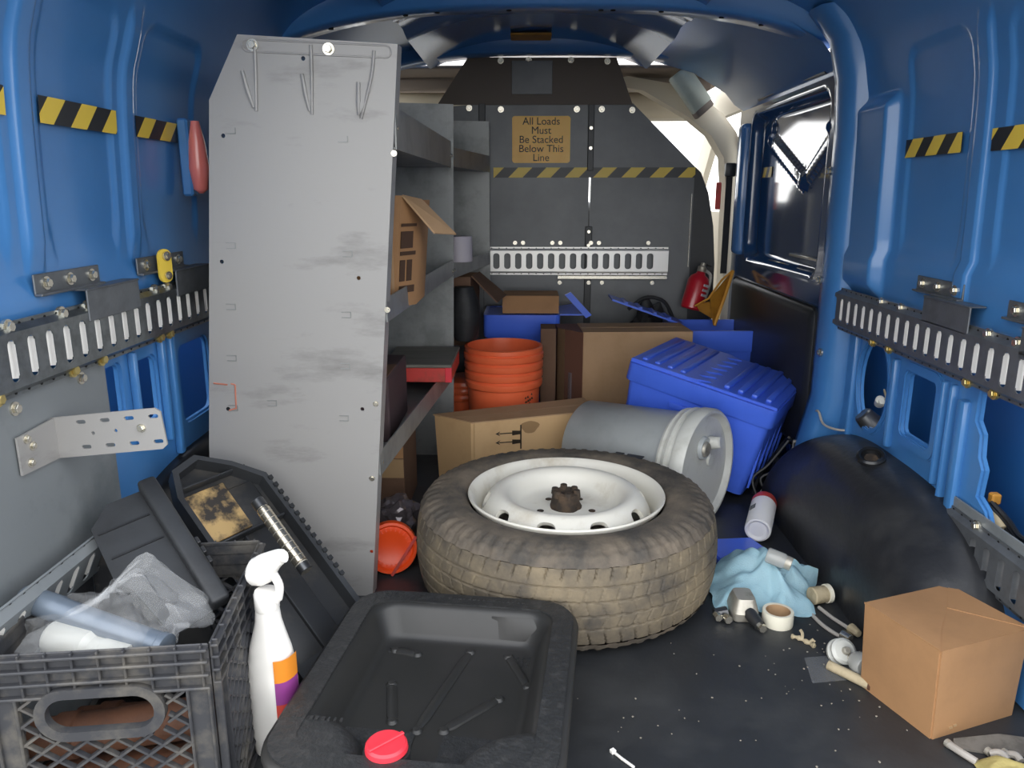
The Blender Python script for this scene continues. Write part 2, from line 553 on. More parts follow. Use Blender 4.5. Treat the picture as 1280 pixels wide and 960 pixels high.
# cab beyond the partition
bm = B(); lo_box(bm, -.86, .94, 3.05, 4.3, -.30, -.25); cabf = struct('floor_cab', bm, M['taupe'])
bm = B(); lo_box(bm, -.70, .80, 3.0, 3.75, 1.262, 1.275, bev=.004); hl = struct('ceiling_cab', bm, M['taupe'])
bm = B()
lo_box(bm, -.62, .72, 3.42, 3.62, 1.13, 1.235, bev=.03, seg=4)
obj('overhead_shelf', bm, M['beige'], hl, smooth=60)
bm = B()
lo_box(bm, -.62, .72, 3.22, 3.26, 1.215, 1.262, bev=.012, seg=3)
obj('headliner_roll', bm, M['taupe'], hl, smooth=60)
bm = B(); lo_box(bm, -.86, .94, 4.15, 4.3, -.25, .78, bev=.05, seg=3); struct('trim_1', bm, M['black'])
for s_, x, nm in ((-1, -.80, 'wall_cab_left'), (1, .86, 'wall_cab_right')):
    bm = B()
    mm = Matrix(((0, 0, s_, x), (1, 0, 0, 0), (0, 1, 0, 0), (0, 0, 0, 1)))
    plate(bm, [(3.0, -.3), (4.3, -.3), (4.3, .8), (3.75, 1.27), (3.0, 1.27)],
          [[(3.22, .74), (4.05, .74), (3.98, .86), (3.66, 1.15), (3.30, 1.15), (3.22, 1.08)]], .03, mm)
    struct(nm, bm, M['beige'])
# right belt pillar
bm = B()
rings = []
for z, x, y, w_ in ((.0, .79, 3.02, .09), (.5, .79, 3.02, .085), (.80, .775, 3.02, .07), (.95, .755, 3.03, .06), (1.03, .715, 3.05, .075), (1.10, .65, 3.08, .11), (1.20, .50, 3.12, .15), (1.235, .30, 3.14, .16)):
    rings.append([(x - w_/2, y + .05, z), (x - w_/2 + .012, y, z), (x + w_/2, y, z + .02), (x + w_/2 + .05, y + .08, z + .02)])
loft(bm, rings, False, False, closed=False)
struct('trim_2', bm, M['beige'], smooth=60)
bm = B(); lo_box(bm, .815, .90, 2.975, 3.12, .0, 1.16, bev=.02, seg=3); struct('trim_3', bm, M['taupe'])
m = frame((.60, 3.02, 1.185), (.088, 0, -.112), (0.06, .06, .05))
pd = thing('sun_visor', 'pale folded sun visor pad behind upper right corner of the dark partition', 'visor', m)
bm = B(); lo_box(bm, -.085, .072, -.06, .06, -.012, .012, bev=.010, seg=3); obj('pad', bm, M['pad'], pd, smooth=60)
bm = B(); lo_box(bm, .060, .092, -.056, .056, -.016, .010, bev=.008, seg=2); obj('hinge', bm, M['taupe'], pd, smooth=60)
sb = thing('seat_belt', 'grey seat belt hanging on the cream pillar beside the partition', 'seat belt', (.755, 2.98, .6))
bm = B(); lo_box(bm, .742, .766, 2.995, 2.999, .52, .90); obj('webbing', bm, M['strap'], sb, world=True)
bm = B(); lo_box(bm, .735, .775, 2.985, 3.005, .88, .93, bev=.006, seg=2); obj('upper_anchor', bm, M['bulk_dk'], sb, world=True)
bm = B(); lo_box(bm, .706, .726, 2.992, 3.0, .76, .86, bev=.003); obj('red_tag', bm, M['red'], sb, world=True, label='red tag')

# ------------------------------------------------------------------ partition
pt_ = thing('cargo_partition', 'dark grey steel bulkhead partition with seams and a sloping upper panel', 'partition', (0, 2.95, 0))
def vplate(outer, holes=(), t=.004, y=2.95):
    b = B(); plate(b, outer, holes, t, Matrix(((1, 0, 0, 0), (0, 0, -1, y), (0, 1, 0, 0), (0, 0, 0, 1)))); return b
obj('sheet_panel', vplate([(-.66, .0), (-.170, .0), (-.170, 1.135), (-.58, 1.10), (-.66, .95)]), M['bulk'], pt_, world=True)
obj('sheet_panel', vplate([(-.166, .0), (.225, .0), (.225, 1.138), (-.166, 1.138)], y=2.948), M['bulk'], pt_, world=True)
obj('sheet_panel', vplate([(.231, .0), (.613, .0), (.613, .915), (.525, .998), (.378, 1.135), (.231, 1.137)]), M['bulk'], pt_, world=True)
crv = [(.600, .0), (.70, .0), (.712, .30), (.710, .56), (.697, .70), (.672, .82), (.640, .895), (.600, .93)]
obj('side_wing', vplate(crv, y=2.968), M['bulk_dk'], pt_, world=True)
bm = B()
m = Matrix(((1, 0, 0, 0), (0, 0, -1, 2.95), (0, 1, 0, 0), (0, 0, 0, 1)))
plate(bm, [(-.33, 1.13), (.375, 1.13), (.312, 1.288), (-.217, 1.290)], [], .003, T(0, -.012, 0) @ m)
obj('upper_panel', bm, M['bulk_dk'], pt_, world=True)
bm = B(); lo_box(bm, .215, .241, 2.936, 2.944, .0, .70, bev=.002); lo_box(bm, .217, .239, 2.936, 2.944, .90, 1.135, bev=.002)
obj('joint_strip', bm, M['bulk_dk'], pt_, world=True)
bm = B(); lo_box(bm, -.180, -.156, 2.934, 2.944, .60, 1.135, bev=.002); obj('joint_strip', bm, M['bulk_dk'], pt_, world=True)
bm = B(); lo_box(bm, .603, .607, 2.936, 2.948, .55, .82, bev=.001); obj('bend_bright_line', bm, M['bolt'], pt_, world=True)  # bright line along the panel bend, put in as a pale strip
bm = B(); lo_box(bm, -.060, .085, 2.929, 2.9335, 1.165, 1.278, bev=.001); obj('faded_label', bm, M['bulk'], pt_, world=True, label='faded brownish label on the upper panel')
pt_.children[-1].data.materials[0] = mat('faded_label_brown', '54473c', .5)
bm_ = Matrix(((1, 0, 0, 0), (0, 0, -1, 0), (0, 1, 0, 0), (0, 0, 0, 1)))
for x, z in ((-.215, 1.12), (-.10, 1.115), (.175, 1.115), (.265, 1.115), (.375, 1.112), (.228, .98), (.228, 1.05), (.228, .68), (.228, .63), (-.168, 1.0), (-.168, .96),
             (-.10, 1.278), (0, 1.28), (.15, 1.28), (.28, 1.275)):
    bolt(pt_, T(x, (2.944 if z < 1.2 else 2.935) - 2.95, z) @ bm_, s=1.0)

# warning sign
sg = thing('warning_sign', 'orange yellow warning sign about stacking loads on the dark partition', 'sign', (.047, 2.942, 1.01))
bm = B(); plate(bm, rrect(0, 0, .212, .164, .010), [], .002, bm_); obj('sign_plate', bm, M['sign'], sg)
def text_mesh(s, size, m, bold=0.0):
    cu = bpy.data.curves.new('t', 'FONT')
    cu.body = s; cu.size = size; cu.align_x = 'CENTER'; cu.align_y = 'CENTER'; cu.extrude = .0004; cu.offset = bold
    o = bpy.data.objects.new('t', cu); C.objects.link(o)
    bpy.context.view_layer.update()
    me = bpy.data.meshes.new_from_object(o.evaluated_get(bpy.context.evaluated_depsgraph_get()))
    bpy.data.objects.remove(o); bpy.data.curves.remove(cu)
    me.transform(m)
    return me
for i, s_ in enumerate(('All Loads', 'Must', 'Be Stacked', 'Below This', 'Line')):
    me = text_mesh(s_, .0365, bm_, .0)
    me.materials.append(M['ink'])
    share('lettering', me, sg, T(0, -.0028, .063 - .0318*i))

# hazard tapes
def clip(poly, lo, hi):
    for k, s_ in ((lo, 1), (hi, -1)):
        out = []
        for i in range(len(poly)):
            a, b = poly[i], poly[(i+1) % len(poly)]
            ia, ib = (a[0]-k)*s_ >= 0, (b[0]-k)*s_ >= 0
            if ia: out.append(a)
            if ia != ib:
                t = (k - a[0])/(b[0]-a[0]); out.append((k, a[1] + t*(b[1]-a[1])))
        poly = out
        if not poly: break
    return poly
def tape(L, h, w_, pitch, slant, m, label, off=0.):
    t = thing('hazard_tape', label, 'tape', m, 'black and yellow hazard tape strips')
    b = B(); plate(b, [(0, 0), (L, 0), (L, h), (0, h)], [], .0006); obj('backing', b, M['tblack'], t, smooth=0)
    b = B(); k = -3
    while k*pitch + off < L:
        u = k*pitch + off
        pl = clip([(u, 0), (u + w_, 0), (u + w_ + slant, h), (u + slant, h)], 0, L)
        if len(pl) > 2: plate(b, pl, [], .0011)
        k += 1
    obj('stripe', b, M['yellow'], t, smooth=0)
    return t
def wallm(P, side, y, z0, z1, d=.002):
    a, b = prof(P, z0) - d, prof(P, z1) - d
    if side < 0: return frame((-a, y, z0), (0, 1, 0), (a - b, 0, z1 - z0))
    return frame((a, y, z0), (0, -1, 0), (b - a, 0, z1 - z0))
tape(.105, .038, .036, .082, .035, wallm(LP, -1, .965, .915, .955), 'short strip of hazard tape on left blue wall cut by the frame edge', -.01)
tape(.212, .038, .043, .088, .035, wallm(LP, -1, 1.145, .912, .952), 'long strip of hazard tape between the two ribs of left blue wall', -.012)
tape(.215, .036, .043, .088, .035, wallm(LP, -1, 1.425, .913, .950), 'shaded strip of hazard tape on left wall nearest the shelf end panel')
tape(.215, .036, .043, .085, .030, wallm(RP, 1, 1.705, .888, .926), 'strip of hazard tape on right blue wall just behind the door pillar', .0)
tape(.24, .037, .046, .092, .032, wallm(RP, 1, 1.395, .885, .927), 'strip of hazard tape on right blue wall at the right picture edge', .03)
tape(.742, .036, .052, .104, .036, frame((-.128, 2.9418, .876), (1, 0, 0), (0, 0, 1)), 'long strip of hazard tape across the dark partition under the sign', .055)
tape(.10, .034, .030, .062, .02, frame((.820, 2.80, .872), (0, -1, 0), (0, 0, 1)), 'small piece of hazard tape on the glossy sliding door', .0)

# ------------------------------------------------------------------ slotted load rails
def rail(name, L, h, pitch, m, label, n0=.03, d=.012, tabs=True, sw=.017, mt='galv', bright='tab', flip=1):
    t = thing(name, label, 'rail', m)
    b = B()
    sh = h*.56
    n = int((L - 2*n0)/pitch) + 1
    xs = [n0 + pitch*i for i in range(n)]
    fh = h*.74
    plate(b, [(0, (h-fh)/2), (L, (h-fh)/2), (L, (h+fh)/2), (0, (h+fh)/2)],
          [rrect(x, h/2, sw, sh, sw*.42, 3) for x in xs], .002, T(0, 0, d))
    obj('rail_face', b, M[mt], t)
    for s_ in (0, 1):
        b = B()
        y0, y1 = ((h-fh)/2, (h-fh)/2 - .008) if s_ == 0 else ((h+fh)/2, (h+fh)/2 + .008)
        y2 = 0 if s_ == 0 else h
        pr = [(y0, d + .002), (y1, .004), (y2, .004), (y2, .001), (y1, .001), (y0, d)]
        loft(b, [[(x, y, z) for y, z in pr] for x in (0, L)])
        obj('rail_flange', b, M[mt], t)
    if tabs:
        b = B()
        e = sw/2*flip
        pr = [(e*1.0, d + .001), (e*.95, d*.75), (e*.7, d*.35), (e*.2, .002), (e*.05, .001), (e*1.05, .001)]
        loft(b, [[(x, y, z) for x, z in pr] for y in (-sh/2 + .003, sh/2 - .003)])
        bmesh.ops.recalc_face_normals(b, faces=b.faces[:])
        me = bpy.data.meshes.new('slot_tab'); b.to_mesh(me); b.free(); smoothen(me, 50); me.materials.append(M[bright])
        for x in xs: share('slot_tab', me, t, T(x, h/2, 0))
    b = B()
    for i in range(int(L/.028)):
        for y in (h*.05, h*.95):
            cyl(b, (.012 + i*.028, y, .002), (.012 + i*.028, y, .0046), .0028, seg=6)
    obj('small_hole', b, M['hole'], t)
    return t
lt = rail('load_rail', 1.08, .100, .0412, frame((-.688, .775, .549), (0, 1, 0), (.0, 0, 1)), 'galvanised slotted load rail along left blue wall ending at the shelf panel', n0=.035)
rt = rail('load_rail', 1.06, .102, .0412, frame((.776, 1.945, .489), (0, -1, 0), (0, 0, 1)), 'galvanised slotted load rail along right blue wall', n0=.03, mt='galv_d', flip=-1)
ft = rail('load_rail', .675, .104, .0412, frame((-.148, 2.935, .520), (1, 0, 0), (0, 0, 1)), 'short galvanised slotted load rail across the dark partition', n0=.030, tabs=False, sw=.024, mt='tab')
bm = B(); lo_box(bm, .26, .675, -.016, -.002, .0, .012, bev=.002); obj('lower_strip', bm, M['bolt'], ft)
for u in (.10, .13, .24, .27, .385, .415, .6): bolt(ft, T(u, .119, -.002), s=.7)
for u in (.27, .38, .43, .62): bolt(ft, T(u, -.03, -.002), s=.7)
for u in (.33, .40, .62, .67, .21, .82): bolt(lt, T(u, .094, .004), s=.95)
for u in (.34, .42, .62, .66, .17): bolt(lt, T(u, .006, .004), BOLT_B, s=.95)
for u in (.02, .26, .35, .66, .74): bolt(rt, T(u, .097, .004), s=.9)
for u in (.02, .24, .32, .62, .70): bolt(rt, T(u, .004, .004), BOLT_B, s=.95)

# rail mounting brackets
def bracket(m, w1, w2, label, me='galv_d'):
    """upright tab bolted to the wall, shelf folded out to the rail"""
    t = thing('rail_bracket', label, 'bracket', m)
    b = B(); lo_box(b, 0, w1, 0, .030, 0, .003, bev=.001); obj('wall_tab', b, M[me], t)
    b = B(); lo_box(b, w1*.55 - .01, w1*.55 - .01 + w2, -.003, .0, 0, .030, bev=.001)
    lo_box(b, 0, w1, -.001, .003, 0, .012, bev=.001); obj('ledge', b, M[me], t)
    b = B(); lo_box(b, w1*.55 - .01, w1*.55 - .01 + w2, -.05, .0, .025, .028, bev=.001); obj('drop_leg', b, M[me], t)
    for k in range(3): bolt(t, T(w1*(.15 + .35*k), .016, .003), s=.9)
    return t
bracket(frame((-.700, 1.075, .672), (0, 1, 0), (0, 0, 1)), .17, .16, 'grey angle bracket above left rail near the frame edge')
bracket(frame((-.700, 1.37, .672), (0, 1, 0), (0, 0, 1)), .19, .16, 'grey angle bracket above left rail behind the yellow clip')
bracket(frame((.790, 1.575, .625), (0, -1, 0), (0, 0, 1)), .17, .16, 'grey angle bracket above the right rail, the farther of two')
bracket(frame((.790, 1.27, .615), (0, -1, 0), (0, 0, 1)), .17, .16, 'grey angle bracket above the right rail at the picture edge')
yc = thing('yellow_clip', 'yellow bolted metal clip standing on top of left rail', 'clip', (-.682, 1.44, .655))
bm = B(); plate(bm, rrect(0, .028, .032, .062, .014), [ell(0, .048, .005, .005)], .004, frame((0, 0, 0), (.35, 1, 0), (0, 0, 1))); obj('clip_plate', bm, M['yellow'], yc)
bolt(yc, frame((.003, 0, .046), (.35, 1, 0), (0, 0, 1)) @ T(0, 0, .004), s=.8)
bolt(yc, frame((.003, 0, .010), (.35, 1, 0), (0, 0, 1)) @ T(0, 0, .004), s=.7)
rl = thing('red_streak', 'added rounded solid for a red streak behind the top left edge of the shelf panel', 'lamp', (-.665, 1.60, .88))  # stand-in solid added for a pinkish red streak on the wall
bm = B(); m_, L_ = axis_m((0, 0, -.065), (0, 0, .075)); lathe(bm, [(.004, 0), (.014, .008), (.020, .05), (.016, .10), (.008, L_)], 16, m_, True, True); obj('lens', bm, M['pink'], rl, smooth=60)
bm = B(); lo_box(bm, -.034, -.012, -.012, .016, -.07, .08, bev=.004); obj('streak_base', bm, M['blue'], rl)

# flat sheet, bent bracket, low rail on left wall
gp = thing('grey_sheet', 'flat grey metal sheet bolted to left wall under the rail', 'panel', (-.69, 1.0, .25))
bm = B(); lo_box(bm, -.699, -.695, .775, 1.222, .015, .555, bev=.001); obj('sheet', bm, M['grey_panel'], gp, world=True)
for y, z in ((1.15, .535), (.99, .53)): bolt(gp, T(-.695 + .69, y - 1.0, z - .25) @ Matrix(((0, 0, 1, 0), (1, 0, 0, 0), (0, 1, 0, 0), (0, 0, 0, 1))), s=.9)
bb = thing('bent_bracket', 'pale bent steel bracket with slotted holes sticking out of the grey sheet', 'bracket', (-.69, 1.03, .46))
bm = B()
plate(bm, [(0, -.028), (.09, -.032), (.09, .030), (0, .026)], [], .003, frame((-.692, .978, .466), (0, 1, 0), (0, 0, 1)))
obj('fixed_leg', bm, M['grey_shelf'], bb, world=True)
bm = B()
ho = [rrect(.045 + .037*i, y, .015, .006, .003, 3) for i in range(4) for y in (-.018, .020)]
ho += [ell(.060, .002, .0028, .0028, 8), ell(.095, .003, .0028, .0028, 8)]
plate(bm, [(0, -.032), (.160, -.030), (.168, -.024), (.168, .026), (.160, .032), (0, .030)], ho, .003, frame((-.692, 1.066, .466), (1, -.05, .10), (0, 0, 1)))
obj('slotted_leg', bm, M['grey_shelf'], bb, world=True)
m = frame((-.692, .978, .466), (0, 1, 0), (0, 0, 1))
for u, v_ in ((.028, .006), (.018, .019), (.020, -.016)): bolt(bb, T(.69, -1.03, -.46) @ m @ T(u, v_, .003), s=.6)
bolt(bb, T(.69, -1.03, -.46) @ frame((-.692, 1.066, .466), (1, -.05, .10), (0, 0, 1)) @ T(.135, .004, .003), s=.6)
lt2 = rail('load_rail', .40, .085, .0412, frame((-.694, .775, .232), (0, 1, .0), (.45, 0, 1)), 'tilted lower rail on left wall behind the milk crate', n0=.03, mt='grey_panel', d=.014)
rt2 = rail('load_rail', .60, .100, .0412, frame((.797, 1.36, .150), (0, -1, .0), (0, 0, 1)), 'grey lower rail on right wall behind the closed cardboard box', n0=.10, mt='galv_d', d=.012, flip=-1, bright='galv_d')
bm = B(); lo_box(bm, .0, .60, .075, .118, -.002, .002, bev=.0008); lo_box(bm, .0, .055, .0, .09, -.002, .004, bev=.001)
obj('back_sheet', bm, M['grey_panel'], rt2)
for u in (.01, .09): bolt(rt2, T(u, .068 if u < .05 else .097, .005), s=.9)

# ------------------------------------------------------------------ shelving unit
sh = thing('shelving_unit', 'tall grey steel van shelving with a stamped end panel', 'shelving', (-.45, 1.9, 0))
YP = 1.45
def zx(o): return Matrix(((1, 0, 0, 0), (0, 0, -1, o), (0, 1, 0, 0), (0, 0, 0, 1)))
bm = B()
holes = [ell(x, z, .004, .004, 8) for x, z in ((-.552, .916), (-.575, .69), (-.318, .66), (-.323, .404), (-.398, 1.046), (-.498, .985), (-.318, .10))]
plate(bm, [(-.655, .0), (-.320, .0), (-.230, 1.069), (-.512, 1.086), (-.572, .977), (-.633, .329)], holes, .003, zx(YP))
obj('end_panel', bm, M['grey_shelf'], sh, world=True)
bm = B()   # return flange along the free edge
loft(bm, [[(-.320, YP - .002, 0), (-.318, YP + .03, 0), (-.3215, YP + .03, 0), (-.3235, YP - .002, 0)],
          [(-.230, YP - .002, 1.069), (-.228, YP + .03, 1.069), (-.2315, YP + .03, 1.069), (-.2335, YP - .002, 1.069)]])
obj('panel_flange', bm, M['grey_shelf'], sh, world=True)
# stamped gussets and bead
def gus(x0, x1, zt, xb, zb, xin, zin):
    b = B()
    y = YP - .003
    r = [V((xin, y, zin)), V((x1, y - .0, zt)), V((xb, y, zb))]
    tube(b, [(xin, y - .001, zin), ((xin + xb)/2 - .002, y - .003, (zin + zb)/2), (xb - .004, y - .001, zb + .006)], [.0035, .0045, .003], 8)
    tube(b, smooth_pts([(x1, y - .001, zt), (x1 - (x1-xb)*.25, y - .002, zt*.6 + zb*.4), (xb, y - .001, zb)], 4), .0030, 8)
    vs = [b.verts.new(p) for p in ((xin + .004, y - .0005, zin), (x1 - .002, y - .0005, zin), (xb - .001, y - .006, zb + .006))]
    b.faces.new(vs)
    return b
for g in ((-.51, -.482, 1.075, -.488, .958, -.508, 1.026), (-.40, -.383, 1.068, -.388, .952, -.402, 1.020), (-.30, -.272, 1.058, -.300, .945, -.302, 1.006)):
    obj('gusset', gus(*g), M['grey_shelf'], sh, world=True)
bm = B(); st = rrect(-.3735, 0, .262, .020, .0095, 5)
tube(bm, [(x, YP - .0035, 1.062 + z - .045*(x + .3735)) for x, z in st + st[:1]], .0016, 6)
obj('stadium_bead', bm, M['grey_shelf'], sh, world=True)
bm = B()
for x, z in ((-.538, .92), (-.335, .905), (-.555, .715), (-.337, .70), (-.565, .60), (-.345, .585), (-.572, .50), (-.352, .485), (-.578, .40), (-.36, .38), (-.5, .41)):
    lo_box(bm, x - .009, x + .009, YP - .0046, YP - .0028, z - .001, z + .0008)
    lo_box(bm, x + .008, x + .0095, YP - .0046, YP - .0028, z, z + .010)
    if z < .9: lo_box(bm, x - .009, x + .009, YP - .0046, YP - .0028, z + .0095, z + .011)
obj('tab_slot', bm, M['grey_lip'], sh, world=True, smooth=0)
for x, z in ((-.486, 1.068), (-.352, 1.061)): bolt(sh, T(.45, -1.9, 0) @ T(x, YP - .003, z) @ bm_, s=.95)
for x, z in ((-.296, .415), (-.31, .26), (-.243, .885), (-.266, .60)): bolt(sh, T(.45, -1.9, 0) @ T(x, YP - .003, z) @ bm_, s=.5)
bm = B()
for a, b_ in (((-.612, .455), (-.585, .452)), ((-.578, .454), (-.570, .452)), ((-.570, .452), (-.572, .405)), ((-.570, .405), (-.586, .400))):
    tube(bm, [(a[0], YP - .0036, a[1]), (b_[0], YP - .0036, b_[1])], .0016, 6)
obj('red_paint_mark', bm, mat('faded_red_paint', 'b8735f', .7), sh, world=True, label='faint red paint line')
cyl_b = B(); cyl(cyl_b, (-.588, YP - .0036, .403), (-.588, YP - .002, .403), .004, seg=10); obj('panel_hole', cyl_b, M['hole'], sh, world=True)
# far panels
for (y, xr, xt, z0) in ((2.35, -.235, -.217, .0), (2.88, -.140, -.140, .48)):
    bm = B(); plate(bm, [(-.62, z0), (xr, z0), (xt, 1.068), (-.46, 1.075), (-.60, .96)], [], .003, zx(y))
    obj('end_panel', bm, M['grey_lip'], sh, world=True)
    bm = B(); lo_box(bm, -.003, .0, -.004, .02, 0, 1.068 - z0, frame((xr, y, z0), (1, 0, 0), (0, 1, 0))); obj('panel_flange', bm, M['grey_lip'], sh, world=True)
# shelves: sheet, front lip
for z0, z1, ya, yb in ((.892, .965, 1.455, 2.345), (.575, .622, 1.455, 2.345), (.262, .312, 1.455, 2.345), (.895, .950, 2.355, 2.875), (.565, .610, 2.355, 2.875)):
    xa = -.320 + .084*z1 if ya < 2 else -.226
    xb = -.226 if ya < 2 else -.14
    bm = B()
    loft(bm, [[(xa, ya, z1), (xa, ya, z0), (xa - .003, ya, z0), (xa - .003, ya, z1)], [(xb, yb, z1), (xb, yb, z0), (xb - .003, yb, z0), (xb - .003, yb, z1)]])
    obj('shelf_lip', bm, M['grey_lip'], sh, world=True)
    zs = z0 + .004
    bm = B()
    loft(bm, [[(xa - .002, ya, zs), (xa - .002, ya, zs - .003), (-.60 if z0 < .8 else -.58, ya, zs - .003), (-.60 if z0 < .8 else -.58, ya, zs)],
              [(xb - .002, yb, zs), (xb - .002, yb, zs - .003), (-.60 if z0 < .8 else -.58, yb, zs - .003), (-.60 if z0 < .8 else -.58, yb, zs)]])
    obj('shelf', bm, M['grey_lip'], sh, world=True)
for y, x, z in ((1.47, -.273, .60), (2.33, -.2255, .59), (2.33, -.2255, .925), (1.47, -.242, .93), (1.475, -.296, .285), (2.37, -.225, .92), (2.37, -.225, .59)):
    bolt(sh, T(.45, -1.9, 0) @ T(x, y, z) @ Matrix(((0, 0, 1, 0), (1, 0, 0, 0), (0, 1, 0, 0), (0, 0, 0, 1))), s=.55)

# ------------------------------------------------------------------ boxes
def carton(label, w_, d, h, m, mt, name='cardboard_box', flaps=None, group=None, crease=True):
    """closed carton: local x = width, y = depth (away), z = up, origin at the near left bottom corner"""
    t = thing(name, label, 'box', m, group)
    b = B()
    loft(b, [[(0, 0, 0), (w_, 0, 0), (w_, d, 0), (0, d, 0)], [(0, 0, h), (w_, 0, h), (w_, d, h), (0, d, h)]], True, False)
    bmesh.ops.bevel(b, geom=[e for e in b.edges if abs(e.verts[0].co.z - e.verts[1].co.z) > .01], offset=.003, segments=2, affect='EDGES')
    obj('carton_body', b, mt, t)
    for k in (0, 1):
        b = B(); y0, y1 = (0.002, d/2 - .0008) if k == 0 else (d/2 + .0008, d - .002)
        lo_box(b, .001, w_ - .001, y0, y1, h - .004, h + (.0 if k == 0 else .0006), bev=.0008)
        obj('top_flap', b, mt, t)
    return t

# near right carton, flaps tucked crosswise
a = math.radians(21)
nb = thing('cardboard_box', 'closed brown cardboard box on the floor at lower right with cross-folded top', 'box', T(.612, 1.02, 0) @ rotz(a))
w_, d_, h_ = .185, .150, .157
bm = B()
loft(bm, [[(0.012, .004, 0), (w_, .004, 0), (w_, d_, 0), (0.012, d_, 0)], [(0, 0, h_), (w_, 0, h_), (w_, d_, h_), (0, d_, h_)]], True, False)
bmesh.ops.bevel(bm, geom=[e for e in bm.edges if abs(e.verts[0].co.z - e.verts[1].co.z) > .01], offset=.0025, segments=2, affect='EDGES')
obj('carton_body', bm, M['card'], nb)
cx, cy = .085, .080
for poly, dz in (([(0, 0), (w_, 0), (cx + .03, cy + .01), (.045, .040)], 0), ([(w_, 0), (w_, d_), (cx + .03, cy + .01)], .0012), ([(w_, d_), (0, d_), (.045, .04), (cx + .03, cy + .01)], .0006), ([(0, d_), (0, 0), (.045, .040)], .0018)):
    bm = B(); plate(bm, [(x*.994 + .0005, y*.994 + .0005) for x, y in poly], [], .002, T(0, 0, h_ - .002 + dz)); obj('top_flap', bm, M['card'], nb)
bm = B()
for k in range(2): lo_box(bm, .045 + .008*k, .051 + .008*k, .0015, .004, .012 + .002*k, .015 + .002*k)
obj('torn_spot', bm, M['tape_c'], nb)

# large carton in the middle
lb = carton('large brown cardboard box behind the blue tote, with a narrow label on its shade-painted side', .36, .185, .38, T(.182, 2.47, 0) @ rotz(math.radians(3)), M['card_n'])
bm = B(); loft(bm, [[(-.0015, .003, 0.002), (-.0015, .182, .002), (.0, .182, .002), (.0, .003, .002)], [(-.0015, .003, .376), (-.0015, .182, .376), (.0, .182, .376), (.0, .003, .376)]])
# its left flank, slightly splayed, side shade painted in as darker brown
dk = B(); loft(dk, [[(.0, .0, 0), (-.075, .10, 0), (-.075, .185, 0), (.0, .185, 0)], [(.0, .0, .378), (-.075, .10, .378), (-.075, .185, .378), (.0, .185, .378)]])
bm.free()
obj('shaded_flank', dk, mat('shaded_brown_board', '6d4a3c', .7, 0, '644336', 6), lb, label='side of the box with its shade painted in dark brown')
fm = frame((0, 0, 0), (-.075, .10, 0), (0, 0, 1))
bm = B(); lo_box(bm, .052, .070, .13, .235, .0, .0015, m=fm); obj('paper_label', bm, M['label'], lb, label='narrow white label')
bm = B(); lo_box(bm, .088, .124, .0, .378, -.0, .0012, m=fm); obj('plain_strip', bm, M['card_n'], lb)
bm = B()
for k in range(9): lo_box(bm, .057, .065, .14 + .010*k, .145 + .010*k, .0015, .0018, m=fm)
obj('label_print', bm, M['bulk'], lb, smooth=0)

db = carton('dark narrow cardboard box between the orange bucket and the large box', .05, .10, .385, T(.045, 2.505, 0), M['card_d'])
# low carton with arrows
ab = thing('cardboard_box', 'low light cardboard box with two printed arrows behind the wheel', 'box', T(-.150, 2.03, 0) @ rotz(math.radians(14)))
w_, d_, h_ = .355, .15, .205
bm = B()
loft(bm, [[(0, 0, 0), (w_ - .01, 0, 0), (w_ - .01, d_, 0), (-.085, d_*.75, 0)], [(0, 0, h_ - .004), (w_, 0, h_ + .008), (w_ + .015, d_, h_ + .008), (-.095, d_*.75, h_ - .004)]], True, False)
bmesh.ops.bevel(bm, geom=[e for e in bm.edges if abs(e.verts[0].co.z - e.verts[1].co.z) > .01], offset=.006, segments=3, affect='EDGES')
obj('carton_body', bm, M['card_l'], ab)
for k in (0, 1):
    bm = B()
    q = [(0, 0.003), (w_, 0.003), (w_ + .008, d_/2), (-.05, d_*.40)] if k == 0 else [(-.05, d_*.41), (w_ + .008, d_/2 + .001), (w_ + .015, d_ - .002), (-.095, d_*.74)]
    loft(bm, [[(x, y, h_ - .006 + max(0, x)*.03) for x, y in q], [(x, y, h_ - .002 + max(0, x)*.034) for x, y in q]]); obj('top_flap', bm, M['card_n'], ab)
sm = Matrix(((1, 0, 0, 0), (0, 0, -1, -.0005), (0, 1, 0, 0), (0, 0, 0, 1)))
bm = B()
plate(bm, [(.135, .118), (.139, .118), (.139, .188), (.135, .188)], [], .0006, sm)
for z in (.140, .166):
    plate(bm, [(.075, z - .0015), (.118, z - .0015), (.118, z + .0015), (.075, z + .0015)], [], .0006, sm)
    plate(bm, [(.112, z - .007), (.136, z - .005), (.136, z + .005), (.112, z + .007)], [], .0006, sm)
    plate(bm, [(.064, z), (.078, z - .007), (.073, z), (.078, z + .007)], [], .0006, sm)
obj('printed_arrow', bm, M['ink'], ab, smooth=0)
bm = B()
plate(bm, [(x, z) for x, z in [(.163 + .026*math.cos(t)*(1 + .2*math.sin(3*t)), .180 + .018*math.sin(t)) for t in [k*PI/9 for k in range(18)]]], [], .0004, sm)
plate(bm, [(.318, .13), (.345, .12), (.350, .19), (.325, .205), (.310, .185)], [], .0004, sm)
obj('oil_stain', bm, M['stain'], ab, smooth=0)
# small box on the rear tote
sbx = carton('small brown cardboard box resting on the blue tote by the partition', .198, .15, .062, T(-.088, 2.69, .4085), M['card'])
